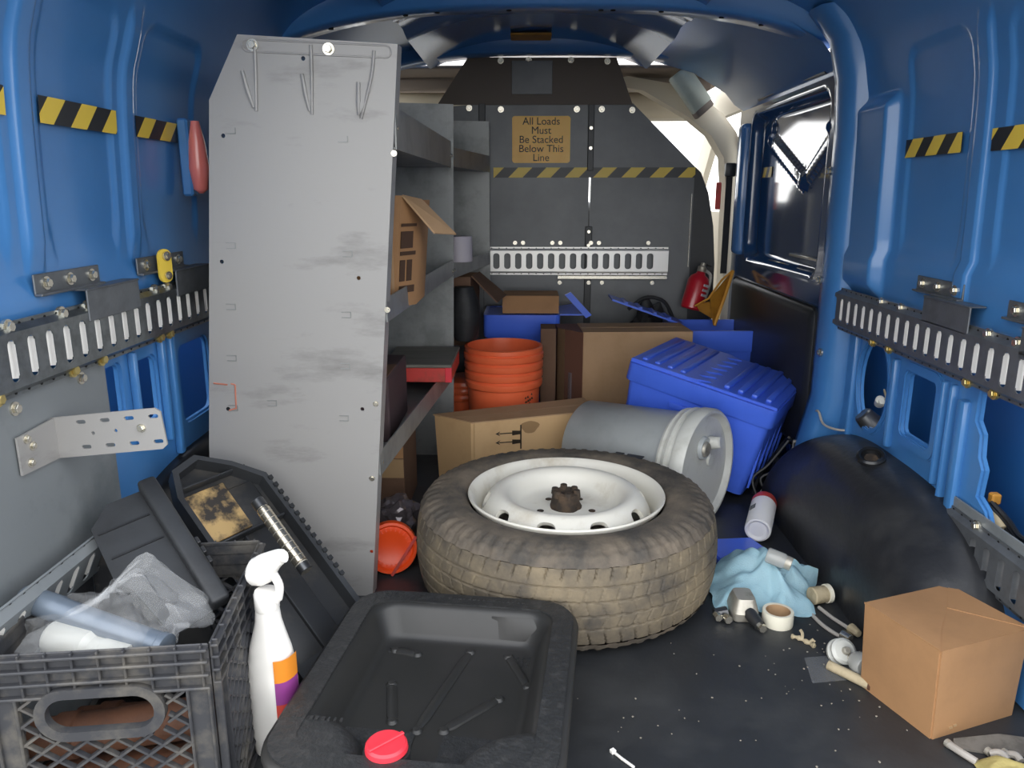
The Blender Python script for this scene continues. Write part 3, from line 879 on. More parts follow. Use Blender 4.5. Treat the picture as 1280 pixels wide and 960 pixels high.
# shelf cartons
m = T(-.345, 1.62, .579)
fb = thing('cardboard_box', 'tall brown box with printed side and open flap on the middle shelf', 'box', m)
bm = B(); loft(bm, [[(-.10, 0, 0), (.062, 0, 0), (.100, .06, 0), (.100, .2, 0), (-.10, .2, 0)], [(-.10, 0, .232), (.085, 0, .232), (.118, .05, .222), (.118, .2, .222), (-.10, .2, .232)]], True, False)
obj('carton_body', bm, M['card'], fb)
bm = B(); loft(bm, [[(.085, .0, .231), (.118, .05, .222), (.190, .05, .150), (.150, .0, .155)], [(.087, .0, .234), (.120, .05, .225), (.193, .05, .152), (.153, .0, .157)]]); obj('open_flap', bm, M['card_n'], fb)
bm = B()
fm = frame((.062, 0, 0), (.038, .06, 0), (.02, -.01, .23))
for z0, z1, x0, x1 in ((.03, .045, .012, .06), (.055, .10, .012, .028), (.055, .10, .034, .05), (.11, .118, .012, .06), (.125, .16, .012, .05), (.17, .176, .012, .06)):
    lo_box(bm, x0, x1, z0, z1, .0, .0015, m=fm)
obj('side_print', bm, M['print'], fb, smooth=0)
bm = B()
for k in range(7): lo_box(bm, -.098 + .026*k, -.092 + .026*k, -.0012, .0, .004, .230)
obj('flute_ridge', bm, M['card_n'], fb, smooth=0)
ub = thing('cardboard_box', 'brown box with a pale tape band on the floor under the lowest shelf', 'box', T(-.46, 1.86, 0))
bm = B(); lo_box(bm, 0, .145, 0, .22, 0, .245, bev=.003); obj('carton_body', bm, M['card_d'], ub)
bm = B(); lo_box(bm, .001, .144, -.0016, .0, .105, .155); obj('tape_band', bm, M['tape_c'], ub)
bm = B(); lo_box(bm, .001, .144, -.0012, .0, .158, .243); obj('front_print', bm, M['card'], ub)
dsb = thing('cardboard_box', 'dark box in the shadow on the lowest shelf under the red tray', 'box', T(-.50, 1.66, .2665))
bm = B(); lo_box(bm, 0, .19, 0, .26, 0, .15, bev=.003); obj('carton_body', bm, mat('maroon_box', '4a3a3c', .7), dsb)
bm = B(); lo_box(bm, 0, .188, .001, .13, .15, .153, bev=.001); obj('top_flap', bm, M['card_d'], dsb)

rtb = thing('red_tray', 'worn red metal tray with a grey board on top, on the lowest shelf', 'tray', (-.30, 2.06, .315))
bm = B()
lo_box(bm, -.40, -.208, 2.05, 2.054, .3135, .352, bev=.001); lo_box(bm, -.212, -.208, 2.054, 2.30, .3135, .352, bev=.001)
lo_box(bm, -.40, -.208, 2.05, 2.30, .3125, .316, bev=.001); lo_box(bm, -.40, -.396, 2.054, 2.3, .3135, .352, bev=.001)
obj('tray_body', bm, M['red'], rtb, world=True)
bm = B(); lo_box(bm, -.225, -.2065, 2.048, 2.051, .312, .353, bev=.001); obj('corner_patch', bm, M['redcap'], rtb, world=True)
bm = B(); lo_box(bm, -.40, -.207, 2.047, 2.31, .353, .362, bev=.002); obj('board', bm, M['wood'], rtb, world=True, label='grey wooden board')
# far shelf items
rp = thing('paper_roll', 'pale paper roll on the middle shelf behind the second shelf panel', 'roll', (-.21, 2.43, .611))
bm = B(); lathe(bm, [(.012, 0), (.036, 0), (.037, .004), (.037, .074), (.036, .078), (.012, .078)], 24, closed_prof=True); obj('roll', bm, M['label'], rp)
bm = B(); lathe(bm, [(.010, 0), (.0118, 0), (.0118, .077), (.010, .077)], 16, closed_prof=True); obj('core', bm, M['card_n'], rp)
fx = thing('cardboard_box', 'open dark cardboard box with a long tilted flap beside the rear shelf', 'box', (-.22, 2.56, .36))
bm = B(); loft(bm, [[(-.33, 2.50, .33), (-.19, 2.50, .33), (-.17, 2.66, .33), (-.33, 2.66, .33)], [(-.33, 2.50, .555), (-.185, 2.50, .555), (-.165, 2.66, .555), (-.33, 2.66, .555)]], True, False); obj('carton_body', bm, M['card_d'], fx, world=True)
bm = B(); loft(bm, [[(-.184, 2.505, .556), (-.168, 2.65, .556), (-.075, 2.66, .475), (-.10, 2.50, .47)], [(-.181, 2.505, .559), (-.165, 2.65, .559), (-.072, 2.66, .478), (-.097, 2.50, .473)]]); obj('open_flap', bm, M['card_d'], fx, world=True)
bgk = thing('black_bag', 'black crumpled bag hanging at the second shelf panel above the orange bucket', 'bag', (-.215, 2.44, .36))
bm = B()
rings = []
for k in range(9):
    z = .362 + .17*k/8; r_ = .048*math.sin(PI*(k + 1.5)/11)**.5
    rings.append([(-.200 + r_*math.cos(2*PI*i/18)*(1 + .18*noise.noise((i*.8, z*18, 1))), 2.425 + r_*.9*math.sin(2*PI*i/18)*(1 + .2*noise.noise((i*.8, z*18, 4))), z) for i in range(18)])
loft(bm, rings); obj('bag_body', bm, M['bag'], bgk, world=True, smooth=60)
# upper shelf: dark carton end
uc = carton('dark carton on the top rear shelf beside the partition', .16, .2, .13, T(-.43, 2.50, .8995), M['card_d'])

# ------------------------------------------------------------------ blue totes
def tote(label, L, W, H, m, lid=True, group='blue lidded totes'):
    """local: x across (W), y along (L), origin at the centre of the base"""
    t = thing('storage_tote', label, 'tote', m, group)
    tp = .025
    b = B()
    def ring(i, z): return [(x, y, z) for x, y in rrect(0, 0, W - 2*i, L - 2*i, .018, 3)]
    rings = [ring(tp, 0), ring(tp*.35, H*.80), ring(tp*.25 - .004, H*.80 + .001), ring(0, H*.82), ring(0, H), ring(.014, H), ring(.016, H*.84), ring(tp + .006, .008)]
    loft(b, rings, True, True); obj('tote_body', b, M['tote'], t, smooth=40)
    b = B()
    for sx in (-1, 1):
        for k in range(5):
            y = (k - 2)*L*.2
            x0 = W/2 - tp*.5
            lo_box(b, sx*(x0 - .006) if sx > 0 else -x0, sx*(x0 - .0) if sx > 0 else -x0 + .006, y - .006, y + .006, H*.10, H*.80)
    obj('side_rib', b, M['tote'], t)
    for sy in (-1, 1):
        b = B(); lo_box(b, -W*.17, W*.17, sy*(L/2 - .012) - .008, sy*(L/2 - .012) + .008, H*.66, H*.73, bev=.004, seg=2)
        obj('end_handle', b, M['tote'], t)
    if lid:
        teeth = 7
        for sx in (-1, 1):
            b = B()
            zz = []
            for k in range(teeth*2 + 1):
                y = -L/2 + .012 + (L - .024)*k/(teeth*2)
                zz.append((.020*(1 if k % 2 else -1), y))
            edge = [(sx*(W/2 - .003), L/2 - .012), (sx*(W/2 - .003), -L/2 + .012)]
            pl = zz + edge
            if sx < 0: pl = [(x - .0018, y) for x, y in zz] + edge
            else: pl = [(x + .0018, y) for x, y in zz] + edge
            plate(b, pl if sx > 0 else pl[::-1], [], .007 + (.003 if sx < 0 else 0), T(0, 0, H + .0005), bev=.0015)
            fl = obj('lid_flap', b, M['tote'], t)
            for k in range(4):
                b = B(); x = sx*(W/2)*(.30 + .18*k)
                lo_box(b, x - .008, x + .008, -L/2 + .035, L/2 - .035, H + .006, H + .0165, bev=.004, seg=2); obj('lid_rib', b, M['tote'], fl)
    return t
e1 = V((.87, -.49, -.21)).normalized()
cen = V((.560, 2.185, .315))
fr = frame(cen, (.87, -.49, -.22), (.49, .87, 0))
H_ = .265
tt = tote('closed blue tote with interlocking ribbed lid behind the grey bucket', .40, .42, H_, fr @ T(0, 0, -H_))
t2 = tote('open blue tote against the partition at right with its ribbed side showing', .26, .36, .365, T(.68, 2.72, 0), lid=False)
bm = B(); loft(bm, [[(-.13, -.04, .366), (-.13, .10, .366), (-.385, .10, .455), (-.385, -.04, .455)], [(-.128, -.04, .372), (-.128, .10, .372), (-.383, .10, .461), (-.383, -.04, .461)]])
fl = obj('open_lid_flap', bm, M['tote'], t2)
for k in range(4):
    bm = B(); u = .2 + .2*k; x = -.13 - .255*u; z = .374 + .089*u
    lo_box(bm, x - .006, x + .006, -.03, .09, z - .002, z + .003); obj('lid_rib', bm, M['tote'], fl)
bm = B(); loft(bm, [[(.183, -.125, .36), (.183, .12, .36), (.192, .12, .21), (.192, -.125, .21)], [(.188, -.125, .36), (.188, .12, .36), (.197, .12, .21), (.197, -.125, .21)]])
obj('hanging_lid_flap', bm, M['tote'], t2)
t3 = tote('blue tote behind the orange bucket with a small carton on it', .24, .27, .405, T(-.02, 2.79, 0), lid=False)
bm = B(); loft(bm, [[(.121, -.09, .40), (.121, .10, .40), (.215, .10, .415), (.24, -.09, .40)], [(.121, -.09, .405), (.121, .10, .405), (.215, .10, .42), (.24, -.09, .405)]]); obj('lid_flap', bm, M['tote'], t3)
bm = B(); loft(bm, [[(.15, -.115, .475), (.17, -.115, .485), (.245, -.115, .405), (.225, -.115, .395)], [(.15, -.10, .475), (.17, -.10, .485), (.245, -.10, .405), (.225, -.10, .395)]]); obj('raised_lid_flap', bm, M['tote'], t3)
bm = B(); lo_box(bm, -.13, .13, -.10, .10, .398, .403, bev=.002); obj('inner_lid', bm, M['tote'], t3)

# ------------------------------------------------------------------ buckets
def bucket_prof(r, h, ribs):
    p = [(r*.86, 0), (r*.885, .006)]
    rb = lambda z: r*(.885 + .09*z/h)
    for z in ribs:
        p += [(rb(z), z), (rb(z) + r*.055, z + .002), (rb(z) + r*.075, z + .006), (rb(z) + r*.075, z + .021), (rb(z) + r*.02, z + .026)]
    p += [(r*.985, h - .016), (r*1.02, h - .013), (r*1.02, h - .002), (r, h), (r*.955, h), (r*.95, h - .01), (r*.83, .01)]
    return p
ob = thing('orange_bucket', 'orange plastic bucket with ribbed top standing behind the arrow box', 'bucket', (-.075, 2.40, 0))
bm = B(); lathe(bm, bucket_prof(.122, .352, (.222, .251, .280, .309)), 56, None, True, True); obj('bucket_body', bm, M['orange'], ob, smooth=50)
bm = B()
rr = .1085
def onb(a_, z, r_=.1134): return V((r_*math.cos(a_), r_*math.sin(a_), z))
random.seed(9)
for row in range(5):
    for k in range(4):
        a0 = -.92 + .075*k; z = .148 + .013*row
        if random.random() < .22: continue
        L_ = random.uniform(.4, .9)
        tube(bm, [onb(a0, z - .003 + .003*k), onb(a0 + .075*L_*.5, z + .002 + .003*k), onb(a0 + .075*L_, z + random.uniform(-.004, .004) + .003*k)], .0026, 5)
tube(bm, [onb(-.92, .128), onb(-.86, .138), onb(-.78, .146), onb(-.74, .142)], .0026, 5)
obj('black_print', bm, M['ink'], ob)
ob2 = thing('orange_bucket', 'second small orange bucket half hidden beside the shelf leg', 'bucket', (-.218, 2.588, 0))
bm = B(); lathe(bm, bucket_prof(.082, .20, (.13, .155)), 40, None, True, True); obj('bucket_body', bm, M['orange'], ob2, smooth=50)
bm = B(); lathe(bm, [(.0, .2), (.078, .2), (.083, .197), (.085, .19), (.085, .184)], 40); obj('lid', bm, M['orange'], ob2)
ol = thing('orange_disc', 'bright orange bucket lid standing on edge between shelf panel and wheel', 'lid', axis_m((-.298, 1.555, .058), (-.275, 1.44, .085))[0])
bm = B(); lathe(bm, [(.0, .004), (.030, .004), (.036, .007), (.046, .007), (.050, .012), (.056, .012), (.058, .006), (.058, -.010), (.055, -.010), (.054, .002), (.0, .0)], 48); obj('lid_disc', bm, M['orange2'], ol, smooth=50)
bm = B()
for k in range(24):
    a_ = 2*PI*k/24; lo_box(bm, .0365, .045, -.0012, .0012, .007, .0095, m=rotz(a_))
obj('radial_rib', bm, M['orange2'], ol)
bm = B(); lo_box(bm, -.05, .05, .030, .036, .0125, .014, m=rotz(.2)); obj('red_strip', bm, M['red'], ol)

gm, gl = axis_m((.165, 2.065, .135), (.455, 1.835, .146))
gb = thing('grey_bucket', 'grey bucket lying on its side with a dirty off-white lid facing the camera', 'bucket', gm)
bm = B(); lathe(bm, [(.0, 0), (.116, 0), (.122, .006), (.132, gl - .055), (.134, gl - .05)], 64); obj('bucket_body', bm, M['grey_pl'], gb, smooth=50)
bm = B(); lathe(bm, [(.133, gl - .075), (.142, gl - .074), (.144, gl - .068), (.138, gl - .064), (.138, gl - .058), (.146, gl - .056), (.148, gl - .05), (.140, gl - .046), (.140, gl - .036), (.135, gl - .03)], 64); obj('neck_ring', bm, M['white_pl'], gb, smooth=40)
bm = B(); lathe(bm, [(.140, gl - .034), (.149, gl - .033), (.151, gl - .028), (.151, gl - .004), (.146, gl + .002), (.140, gl + .002), (.135, gl - .004), (.130, gl - .012), (.0, gl - .012)], 64); ld = obj('lid', bm, M['white_pl'], gb, smooth=40)
# spout and cap on the lid, in the lid's own frame
def lid_xy(wx):   # a direction in lid plane from world hint
    return (gm.inverted().to_3x3() @ V(wx))
up = lid_xy((0, 0, 1)); up.z = 0; up.normalize(); sd = V((up.y, -up.x, 0))
if (gm.to_3x3() @ sd).x < 0: sd = -sd
def on_lid(a_, b_, z): p = sd*a_ + up*b_; return (p.x, p.y, gl - .012 + z)
bm = B(); cyl(bm, on_lid(-.012, .055, 0), on_lid(-.012, .055, .012), .030, .028, 24, .002); obj('spout_ring', bm, M['grey_pl'], ld)
bm = B(); cyl(bm, on_lid(-.020, .055, .012), on_lid(-.020, .055, .020), .020, .018, 20, .002); obj('spout_cap', bm, M['castm'], ld)
bm = B(); cyl(bm, on_lid(.018, .060, .002), on_lid(.022, .066, .035), .017, .015, 20, .003); obj('pull_cap', bm, M['white_pl'], ld)
bm = B(); cyl(bm, on_lid(.03, .012, 0), on_lid(.03, .012, .006), .016, .014, 16, .001); obj('lid_boss', bm, M['white_pl'], ld)
bm = B(); tube(bm, [gm.inverted() @ V(p) for p in ((.2, 1.9, .27), (.3, 1.78, .05), (.47, 1.70, .012))], .002, 6); bm.free()

# ------------------------------------------------------------------ wheel
wc = V((.083, 1.528, 0))
wh = thing('spare_wheel', 'dusty tyre on a white steel rim lying flat on the van floor', 'wheel', T(*wc) @ rotz(.664))
RW, HW = .315, .212
def tyre_prof():
    pts = [(.203, .030), (.212, .012), (.234, .004), (.262, .003), (.288, .013), (.303, .028), (.311, .052), (RW, .080), (RW + .001, .106),
           (RW, .132), (.311, .160), (.303, .184), (.288, .199), (.262, .208), (.234, .208), (.212, .200), (.203, .186)]
    return smooth_pts([(r, z, 0) for r, z in pts], 5)
tp_ = tyre_prof()
def tread_d(a_, z):
    d = 0.
    for g in (.066, .093, .120, .147):
        gg = g + .0006*math.sin(a_*60 + g*200)
        d = max(d, 1 - ss(.0012, .0028, abs(z - gg)))
    n = 66
    rib = sum(z > g for g in (.066, .093, .120, .147))
    ph = a_*n/(2*PI) + (0, .35, .6, .2, .8)[rib] + (z - .1)*((9, -14, 10, -12, -9)[rib])
    f = abs(ph - round(ph))
    cut = (1 - ss(.03, .075, f))
    if rib in (0, 4): cut *= ss(.0, .012, abs(z - .1065) - .046)*.9 + .1
    else: cut *= .38
    return max(d, cut)
NA = 900
bm = B()
i0 = next(i for i, p in enumerate(tp_) if p.x > .3035); i1 = max(i for i, p in enumerate(tp_) if p.x > .3035)
zs = [tp_[i0].y + (tp_[i1].y - tp_[i0].y)*k/110 for k in range(111)]
def r_at(z):
    for a_, b_ in zip(tp_, tp_[1:]):
        if a_.x > .295 and a_.y <= z <= b_.y and b_.y > a_.y: return a_.x + (b_.x - a_.x)*(z - a_.y)/(b_.y - a_.y)
    return tp_[i0].x
ring_rows = []
for z in zs:
    r0 = r_at(z); row = []
    for i in range(NA):
        a_ = 2*PI*i/NA
        r_ = r0 - .0042*tread_d(a_, z)
        row.append((r_*math.cos(a_), r_*math.sin(a_), z))
    ring_rows.append(row)
loft(bm, ring_rows, False, False); obj('tread', bm, M['rubber'], wh, smooth=50)
for nm, sl in (('sidewall', tp_[i1:]), ('sidewall', tp_[:i0 + 1])):
    bm = B(); N2 = 528
    rows = []
    for p in sl:
        row = []
        for i in range(N2):
            a_ = 2*PI*i/N2
            k = .0022*ss(.272, .297, p.x)*(.5 + .5*math.copysign(1, math.sin(a_*48)))
            rr_ = p.x
            lug = ss(.262, .275, p.x)*(1 - ss(.292, .302, p.x))*(1 if math.sin(a_*66) > 0 else 0)*.0022
            zz_ = (p.y - .106); zz_ = math.copysign(1, zz_)*(lug + .0011*math.sin(p.x*520)*ss(.212, .225, p.x))
            row.append(((rr_ + k)*math.cos(a_), (rr_ + k)*math.sin(a_), p.y + zz_))
        rows.append(row)
    loft(bm, rows, False, False); obj(nm, bm, M['rubber_s'], wh, smooth=60)
bm = B(); 
for k in range(2): lo_box(bm, .262, .288, -.022 - .05*k, .0 - .03*k, .2035, .2065, m=rotz(.42), bev=.001)
obj('black_scuff', bm, M['black'], wh)
# rim
bm = B()
lathe(bm, [(.168, .020), (.186, .024), (.188, .06), (.176, .09), (.176, .135), (.186, .165), (.190, .186), (.196, .198), (.201, .206), (.205, .2075), (.207, .204), (.205, .198), (.199, .190), (.194, .182), (.190, .163), (.180, .135), (.180, .09), (.192, .06), (.190, .02)], 96)
rimo = obj('rim_barrel', bm, M['rim'], wh, smooth=40)
dp = smooth_pts([(.181, .150, 0), (.178, .166, 0), (.171, .184, 0), (.160, .198, 0), (.146, .207, 0), (.132, .207, 0), (.120, .199, 0), (.110, .182, 0), (.098, .169, 0), (.070, .166, 0), (.045, .167, 0), (.030, .169, 0)], 5)
def disc_pt(a_, s):
    x = s*(len(dp) - 1); i = min(int(x), len(dp) - 2); p = dp[i].lerp(dp[i+1], x - i)
    return V((p.x*math.cos(a_), p.x*math.sin(a_), p.y))
bm = B(); NV = 10
sA, sB = 0.0, .36
hc = .20
for v in range(NV):
    a0 = 2*PI*v/NV
    K = 32
    outer, inner = [], []
    hw = PI/NV
    for k in range(K):
        t_ = 2*PI*k/K
        cx_, sy_ = math.cos(t_), math.sin(t_)
        q = 1/max(abs(cx_), abs(sy_))
        ou = (a0 + hw*cx_*q, (sA + sB)/2 + (sB - sA)/2*sy_*q)
        iu = (a0 + .115*math.copysign(abs(cx_)**.8, cx_), hc + .085*math.copysign(abs(sy_)**.8, sy_))
        outer.append(ou); inner.append(iu)
    rows = [[disc_pt(o_[0] + (i_[0] - o_[0])*f, o_[1] + (i_[1] - o_[1])*f) for o_, i_ in zip(outer, inner)] for f in (0, .25, .5, .75, .92, 1)]
    n_out = [V((p.x*.97, p.y*.97, p.z - .008)) for p in rows[-1]]
    rows.append(n_out)
    loft(bm, rows, False, False)
rows = [[disc_pt(2*PI*i/120, sB + (1 - sB)*k/30) for i in range(120)] for k in range(31)]
loft(bm, rows, False, True)
bmesh.ops.remove_doubles(bm, verts=bm.verts, dist=.0002)
obj('rim_disc', bm, M['rim'], wh, smooth=60)
bm = B(); lathe(bm, [(.0, .02), (.178, .02), (.178, .03), (.0, .03)], 48); obj('dark_vent_backing', bm, M['hole'], wh)  # black disc added inside the wheel as the shade behind the vents
bm = B(); lathe(bm, [(.033, .167), (.034, .171), (.031, .180), (.028, .196), (.029, .201), (.022, .205), (.016, .200), (.0, .199)], 28)
for v_ in bm.verts:
    n_ = noise.noise(v_.co*60); v_.co.x *= 1 + .12*n_; v_.co.y *= 1 + .12*n_; v_.co.z += .003*n_
for k in range(6): cyl(bm, (.024*math.cos(k*PI/3), .024*math.sin(k*PI/3), .195), (.024*math.cos(k*PI/3), .024*math.sin(k*PI/3), .208 + .002*(k % 2)), .0085, .007, 8)
obj('hub_plug', bm, M['hub'], wh, smooth=40, label='rusty dark hub plug')
bm = B()
for k in range(5):
    a_ = 2*PI*k/5 + .3; cyl(bm, (.057*math.cos(a_), .057*math.sin(a_), .164), (.057*math.cos(a_), .057*math.sin(a_), .1672), .0075, seg=14)
obj('lug_hole', bm, M['hub'], wh)
bm = B(); cyl(bm, (.172*math.cos(2.2), .172*math.sin(2.2), .130), (.178*math.cos(2.2), .178*math.sin(2.2), .165), .005, .004, 10); obj('valve', bm, M['black'], wh)

# ------------------------------------------------------------------ oil drain pan
pa = thing('drain_pan', 'black oil drain pan with ribs and a red cap at the near edge', 'pan', T(-.127, 1.000, .0) @ rotz(-.11))
PW, PL_, PZ = .395, .46, .128
def pr_ring(i, z, r): return [(x, y, z) for x, y in rrect(0, 0, PW - 2*i, PL_ - 2*i, max(r, .012), 8)]
bm = B()
rings = [pr_ring(.035, .002, .06), pr_ring(.018, .05, .065), pr_ring(.004, .105, .07), pr_ring(.0, .116, .07), pr_ring(.002, .123, .07), pr_ring(.008, .127, .066), pr_ring(.030, .130, .05),
         pr_ring(.046, .127, .04), pr_ring(.052, .120, .036), pr_ring(.066, .085, .032), pr_ring(.071, .077, .030), pr_ring(.080, .074, .028)]
R_ = loft(bm, rings, True, True)
# the basin ends short of the near rim: shallower shelf at the near corners
body = obj('pan_body', bm, M['pan'], pa, smooth=60)
bm = B()
o_ = rrect(0, 0, PW - .018, PL_ - .018, .06, 8); i_ = rrect(0, 0, PW - .086, PL_ - .086, .036, 8)
plate(bm, o_, [i_], .0025, T(0, 0, .1282), bev=.001); obj('textured_rim', bm, M['black_t'], pa, smooth=60)
# near corners raised into scalloped pads
for s_ in (-1, 1):
    bm = B()
    def fn(u, v, s_=s_):
        x = s_*(.02 + .145*u); y = -PL_/2 + .035 + .125*v
        k = 1 - ss(.60, .95, math.hypot((1 - u)*1.0, v*1.0))
        return (x, y, .0755 + .054*k)
    grid(bm, 16, 16, fn); obj('corner_spout', bm, M['black_t'], pa, smooth=60)
def bead(p0, p1, r=.008, z=.0745):
    b = B(); n = 8
    tube(b, [(p0[0] + (p1[0]-p0[0])*k/n, p0[1] + (p1[1]-p0[1])*k/n, z) for k in range(n + 1)], [r*.5] + [r]*(n-1) + [r*.5], 10)
    for v_ in b.verts: v_.co.z = z + (v_.co.z - z)*.55
    for p in (p0, p1):
        lathe(b, [(.0, .0045), (r*.7, .004), (r*1.15, .0)], 12, T(p[0], p[1], z))
    return b
for p0, p1 in (((.020, .135), (-.020, -.065)), ((-.085, .035), (-.060, -.050)), ((.085, .020), (.018, -.060)), ((.085, .130), (.125, .055)), ((-.105, .125), (-.065, .118))):
    obj('pan_rib', bead(p0, p1), M['pan'], pa)
bm = B(); random.seed(5)
for x0, y0, n, rows_ in ((-.03, PL_/2 - .026, 16, 1), (.09, .125, 5, 3), (-.115, .128, 4, 2), (.10, -.115, 7, 3), (-.175, -.13, 9, 1), (.135, .04, 2, 4)):
    for rw_ in range(rows_):
        for k in range(n):
            z = .1305 if (abs(y0) > .2 or x0 < -.16) else .0745
            lo_box(bm, x0 + .0085*k, x0 + .0085*k + random.uniform(.003, .006), y0 - .010*rw_, y0 - .010*rw_ + .006, z - .001, z + .0012)
obj('raised_mark', bm, M['black_t'], pa)
bm = B(); rings = []
for k in range(9):
    u = k/8; x = .05 + .12*u; rings.append([(x, PL_/2 - .054, .119), (x, PL_/2 - .054 - .016*u, .112 - .006*u), (x, PL_/2 - .066 - .004*u, .084), (x, PL_/2 - .052, .084)])
loft(bm, rings); obj('pour_lip', bm, M['pan'], pa, smooth=60)
rc = B(); cyl(rc, (-.030, -.172, .0765), (-.030, -.172, .128), .030, seg=32); obj('cap_neck', rc, M['black'], pa)
rc = B(); cyl(rc, (-.030, -.172, .128), (-.030, -.172, .140), .0275, .0265, 40, .003); rd = obj('red_cap', rc, M['redcap'], pa, label='round red screw cap')
bm = B(); lo_box(bm, -.026, .026, -.003, .003, .1395, .1425, m=T(-.030, -.172, 0) @ rotz(.85), bev=.001); obj('cap_bar', bm, M['redcap'], rd)

# ------------------------------------------------------------------ milk crate with contents
cr = thing('milk_crate', 'dusty black plastic milk crate with lattice front at lower left', 'crate', T(-.392, .838, .0) @ rotz(.125))
# local: x to the left is negative; front face along x from -.305 to 0 at y=0, depth .30, height .28
CW, CD, CH = .258, .290, .275
def face_bars(L, H, m, lattice, handle):
    """one crate wall in local (u along, v up, w outward)"""
    b = B()
    bx = lambda u0, u1, v0, v1, w0=0., w1=.006: lo_box(b, u0, u1, v0, v1, w0, w1, m=m, bev=.0012)
    for v in (H - .006, H - .022, H - .040, H - .058): bx(0, L, v - .002, v + .002, 0, .011)
    bx(0, L, H - .062, H, 0, .003)
    for k in range(9):
        u = .008 + (L - .016)*k/8
        bx(u - .0015, u + .0015, H - .062, H, .0, .009)
    bx(0, .030, 0, H - .06, 0, .006); bx(L - .030, L, 0, H - .06, 0, .006)
    for u in (.002, .028, L - .028, L - .002): bx(u - .0018, u + .0018, 0, H - .058, 0, .011)
    bx(0, L, 0, .030, 0, .006); bx(0, L, .0, .004, 0, .011); bx(0, L, .026, .030, 0, .011)
    return b
def lat_clip(u0, v0, du, dv, ua, ub, va, vb):
    t0, t1 = -9., 9.
    for p, d, lo, hi in ((u0, du, ua, ub), (v0, dv, va, vb)):
        ta, tb = (lo - p)/d, (hi - p)/d
        if ta > tb: ta, tb = tb, ta
        t0, t1 = max(t0, ta), min(t1, tb)
    return (t0, t1) if t1 - t0 > .01 else None
def lattice(L, H, m, hole=None):
    b = B()
    for sg_ in (1, -1):
        for k in range(-12, 14):
            u0 = k*.036; r_ = lat_clip(u0, 0., 1., .72*sg_, .028, L - .028, .028, H - .060)
            if sg_ < 0: r_ = lat_clip(u0, .20, 1., -.72, .028, L - .028, .028, H - .060)
            if not r_: continue
            base = 0. if sg_ > 0 else .20
            segs = [r_]
            if hole:
                cu, cv, hu, hv = hole; ins = []
                n = 60; cur = None; segs = []
                for q in range(n + 1):
                    t_ = r_[0] + (r_[1] - r_[0])*q/n
                    u, v = u0 + t_, base + .72*sg_*t_
                    out = ((u - cu)/hu)**4 + ((v - cv)/hv)**4 > 1
                    if out and cur is None: cur = t_
                    if (not out or q == n) and cur is not None:
                        if t_ - cur > .006: segs.append((cur, t_))
                        cur = None
            for ta, tb in segs:
                p0 = V((u0 + ta, base + .72*sg_*ta, 0)); p1 = V((u0 + tb, base + .72*sg_*tb, 0))
                mm = m @ frame(p0, p1 - p0, (-(p1 - p0).y, (p1 - p0).x, 0))
                lo_box(b, 0, (p1 - p0).length, -.0016, .0016, .0005 if sg_ > 0 else .001, .009 if sg_ > 0 else .008, m=mm)
    return b
mf = Matrix(((1, 0, 0, -CW), (0, 0, -1, 0), (0, 1, 0, 0), (0, 0, 0, 1)))          # front
hl_ = (.125, CH - .077, .070, .030)
bm = B()
b = face_bars(CW, CH, mf, True, True)
# cut the handle: rebuild the band below the rim as a ring
obj('front_wall', b, M['crate'], cr)
bm = B(); st = rrect(hl_[0], hl_[1] - .006, .128, .046, .023, 6); so = rrect(hl_[0], hl_[1] - .006, .154, .072, .036, 6)
plate(bm, so, [st], .012, mf @ T(0, 0, .0)); obj('handle_ring', bm, M['crate'], cr)
obj('front_lattice', lattice(CW, CH, mf, (hl_[0], hl_[1] - .006, .078, .038)), M['crate'], cr, smooth=0)
mr_ = Matrix(((0, 0, 1, 0), (1, 0, 0, 0), (0, 1, 0, 0), (0, 0, 0, 1)))
obj('side_wall', face_bars(CD, CH, mr_, True, False), M['crate'], cr)
obj('side_lattice', lattice(CD, CH, mr_), M['crate'], cr, smooth=0)
ml_ = Matrix(((0, 0, -1, -CW), (-1, 0, 0, CD), (0, 1, 0, 0), (0, 0, 0, 1)))
obj('side_wall', face_bars(CD, CH, ml_, True, False), M['crate'], cr)
mb_ = Matrix(((-1, 0, 0, 0), (0, 0, 1, CD), (0, 1, 0, 0), (0, 0, 0, 1)))
obj('back_wall', face_bars(CW, CH, mb_, True, False), M['crate'], cr)
obj('back_lattice', lattice(CW, CH, mb_), M['crate'], cr, smooth=0)
bm = B(); lo_box(bm, -CW, 0, 0, CD, .002, .008); obj('crate_base', bm, M['crate'], cr)
bm = B(); lo_box(bm, -.055, -.030, .0, .003, .04, .095, bev=.001); bm.free()
cm = cr.matrix_basis
for i, (p0, p1, r_) in enumerate((((-.24, .050, .045), (-.04, .055, .060), .030), ((-.25, .055, .112), (-.04, .060, .128), .027), ((-.24, .145, .055), (-.05, .150, .055), .034))):
    q0, q1 = cm @ V(p0), cm @ V(p1)
    am, L_ = axis_m(q0, q1)
    t = thing('rusty_pipe', ('lower front rusty pipe seen through the milk crate lattice', 'upper front rusty pipe behind the milk crate handle', 'rusty pipe at the back of the milk crate')[i], 'pipe', am, 'rusty pipes in the milk crate')
    bm = B(); lathe(bm, [(r_*.8, 0), (r_, 0), (r_, .03), (r_*1.12, .032), (r_*1.12, .055), (r_, .057), (r_, L_), (r_*.8, L_)], 24, closed_prof=True); obj('pipe_body', bm, M['rust'], t)
    bm = B(); lathe(bm, [(0, L_ - .02), (r_*.82, L_ - .02)], 24); obj('pipe_bore', bm, M['hole'], t)
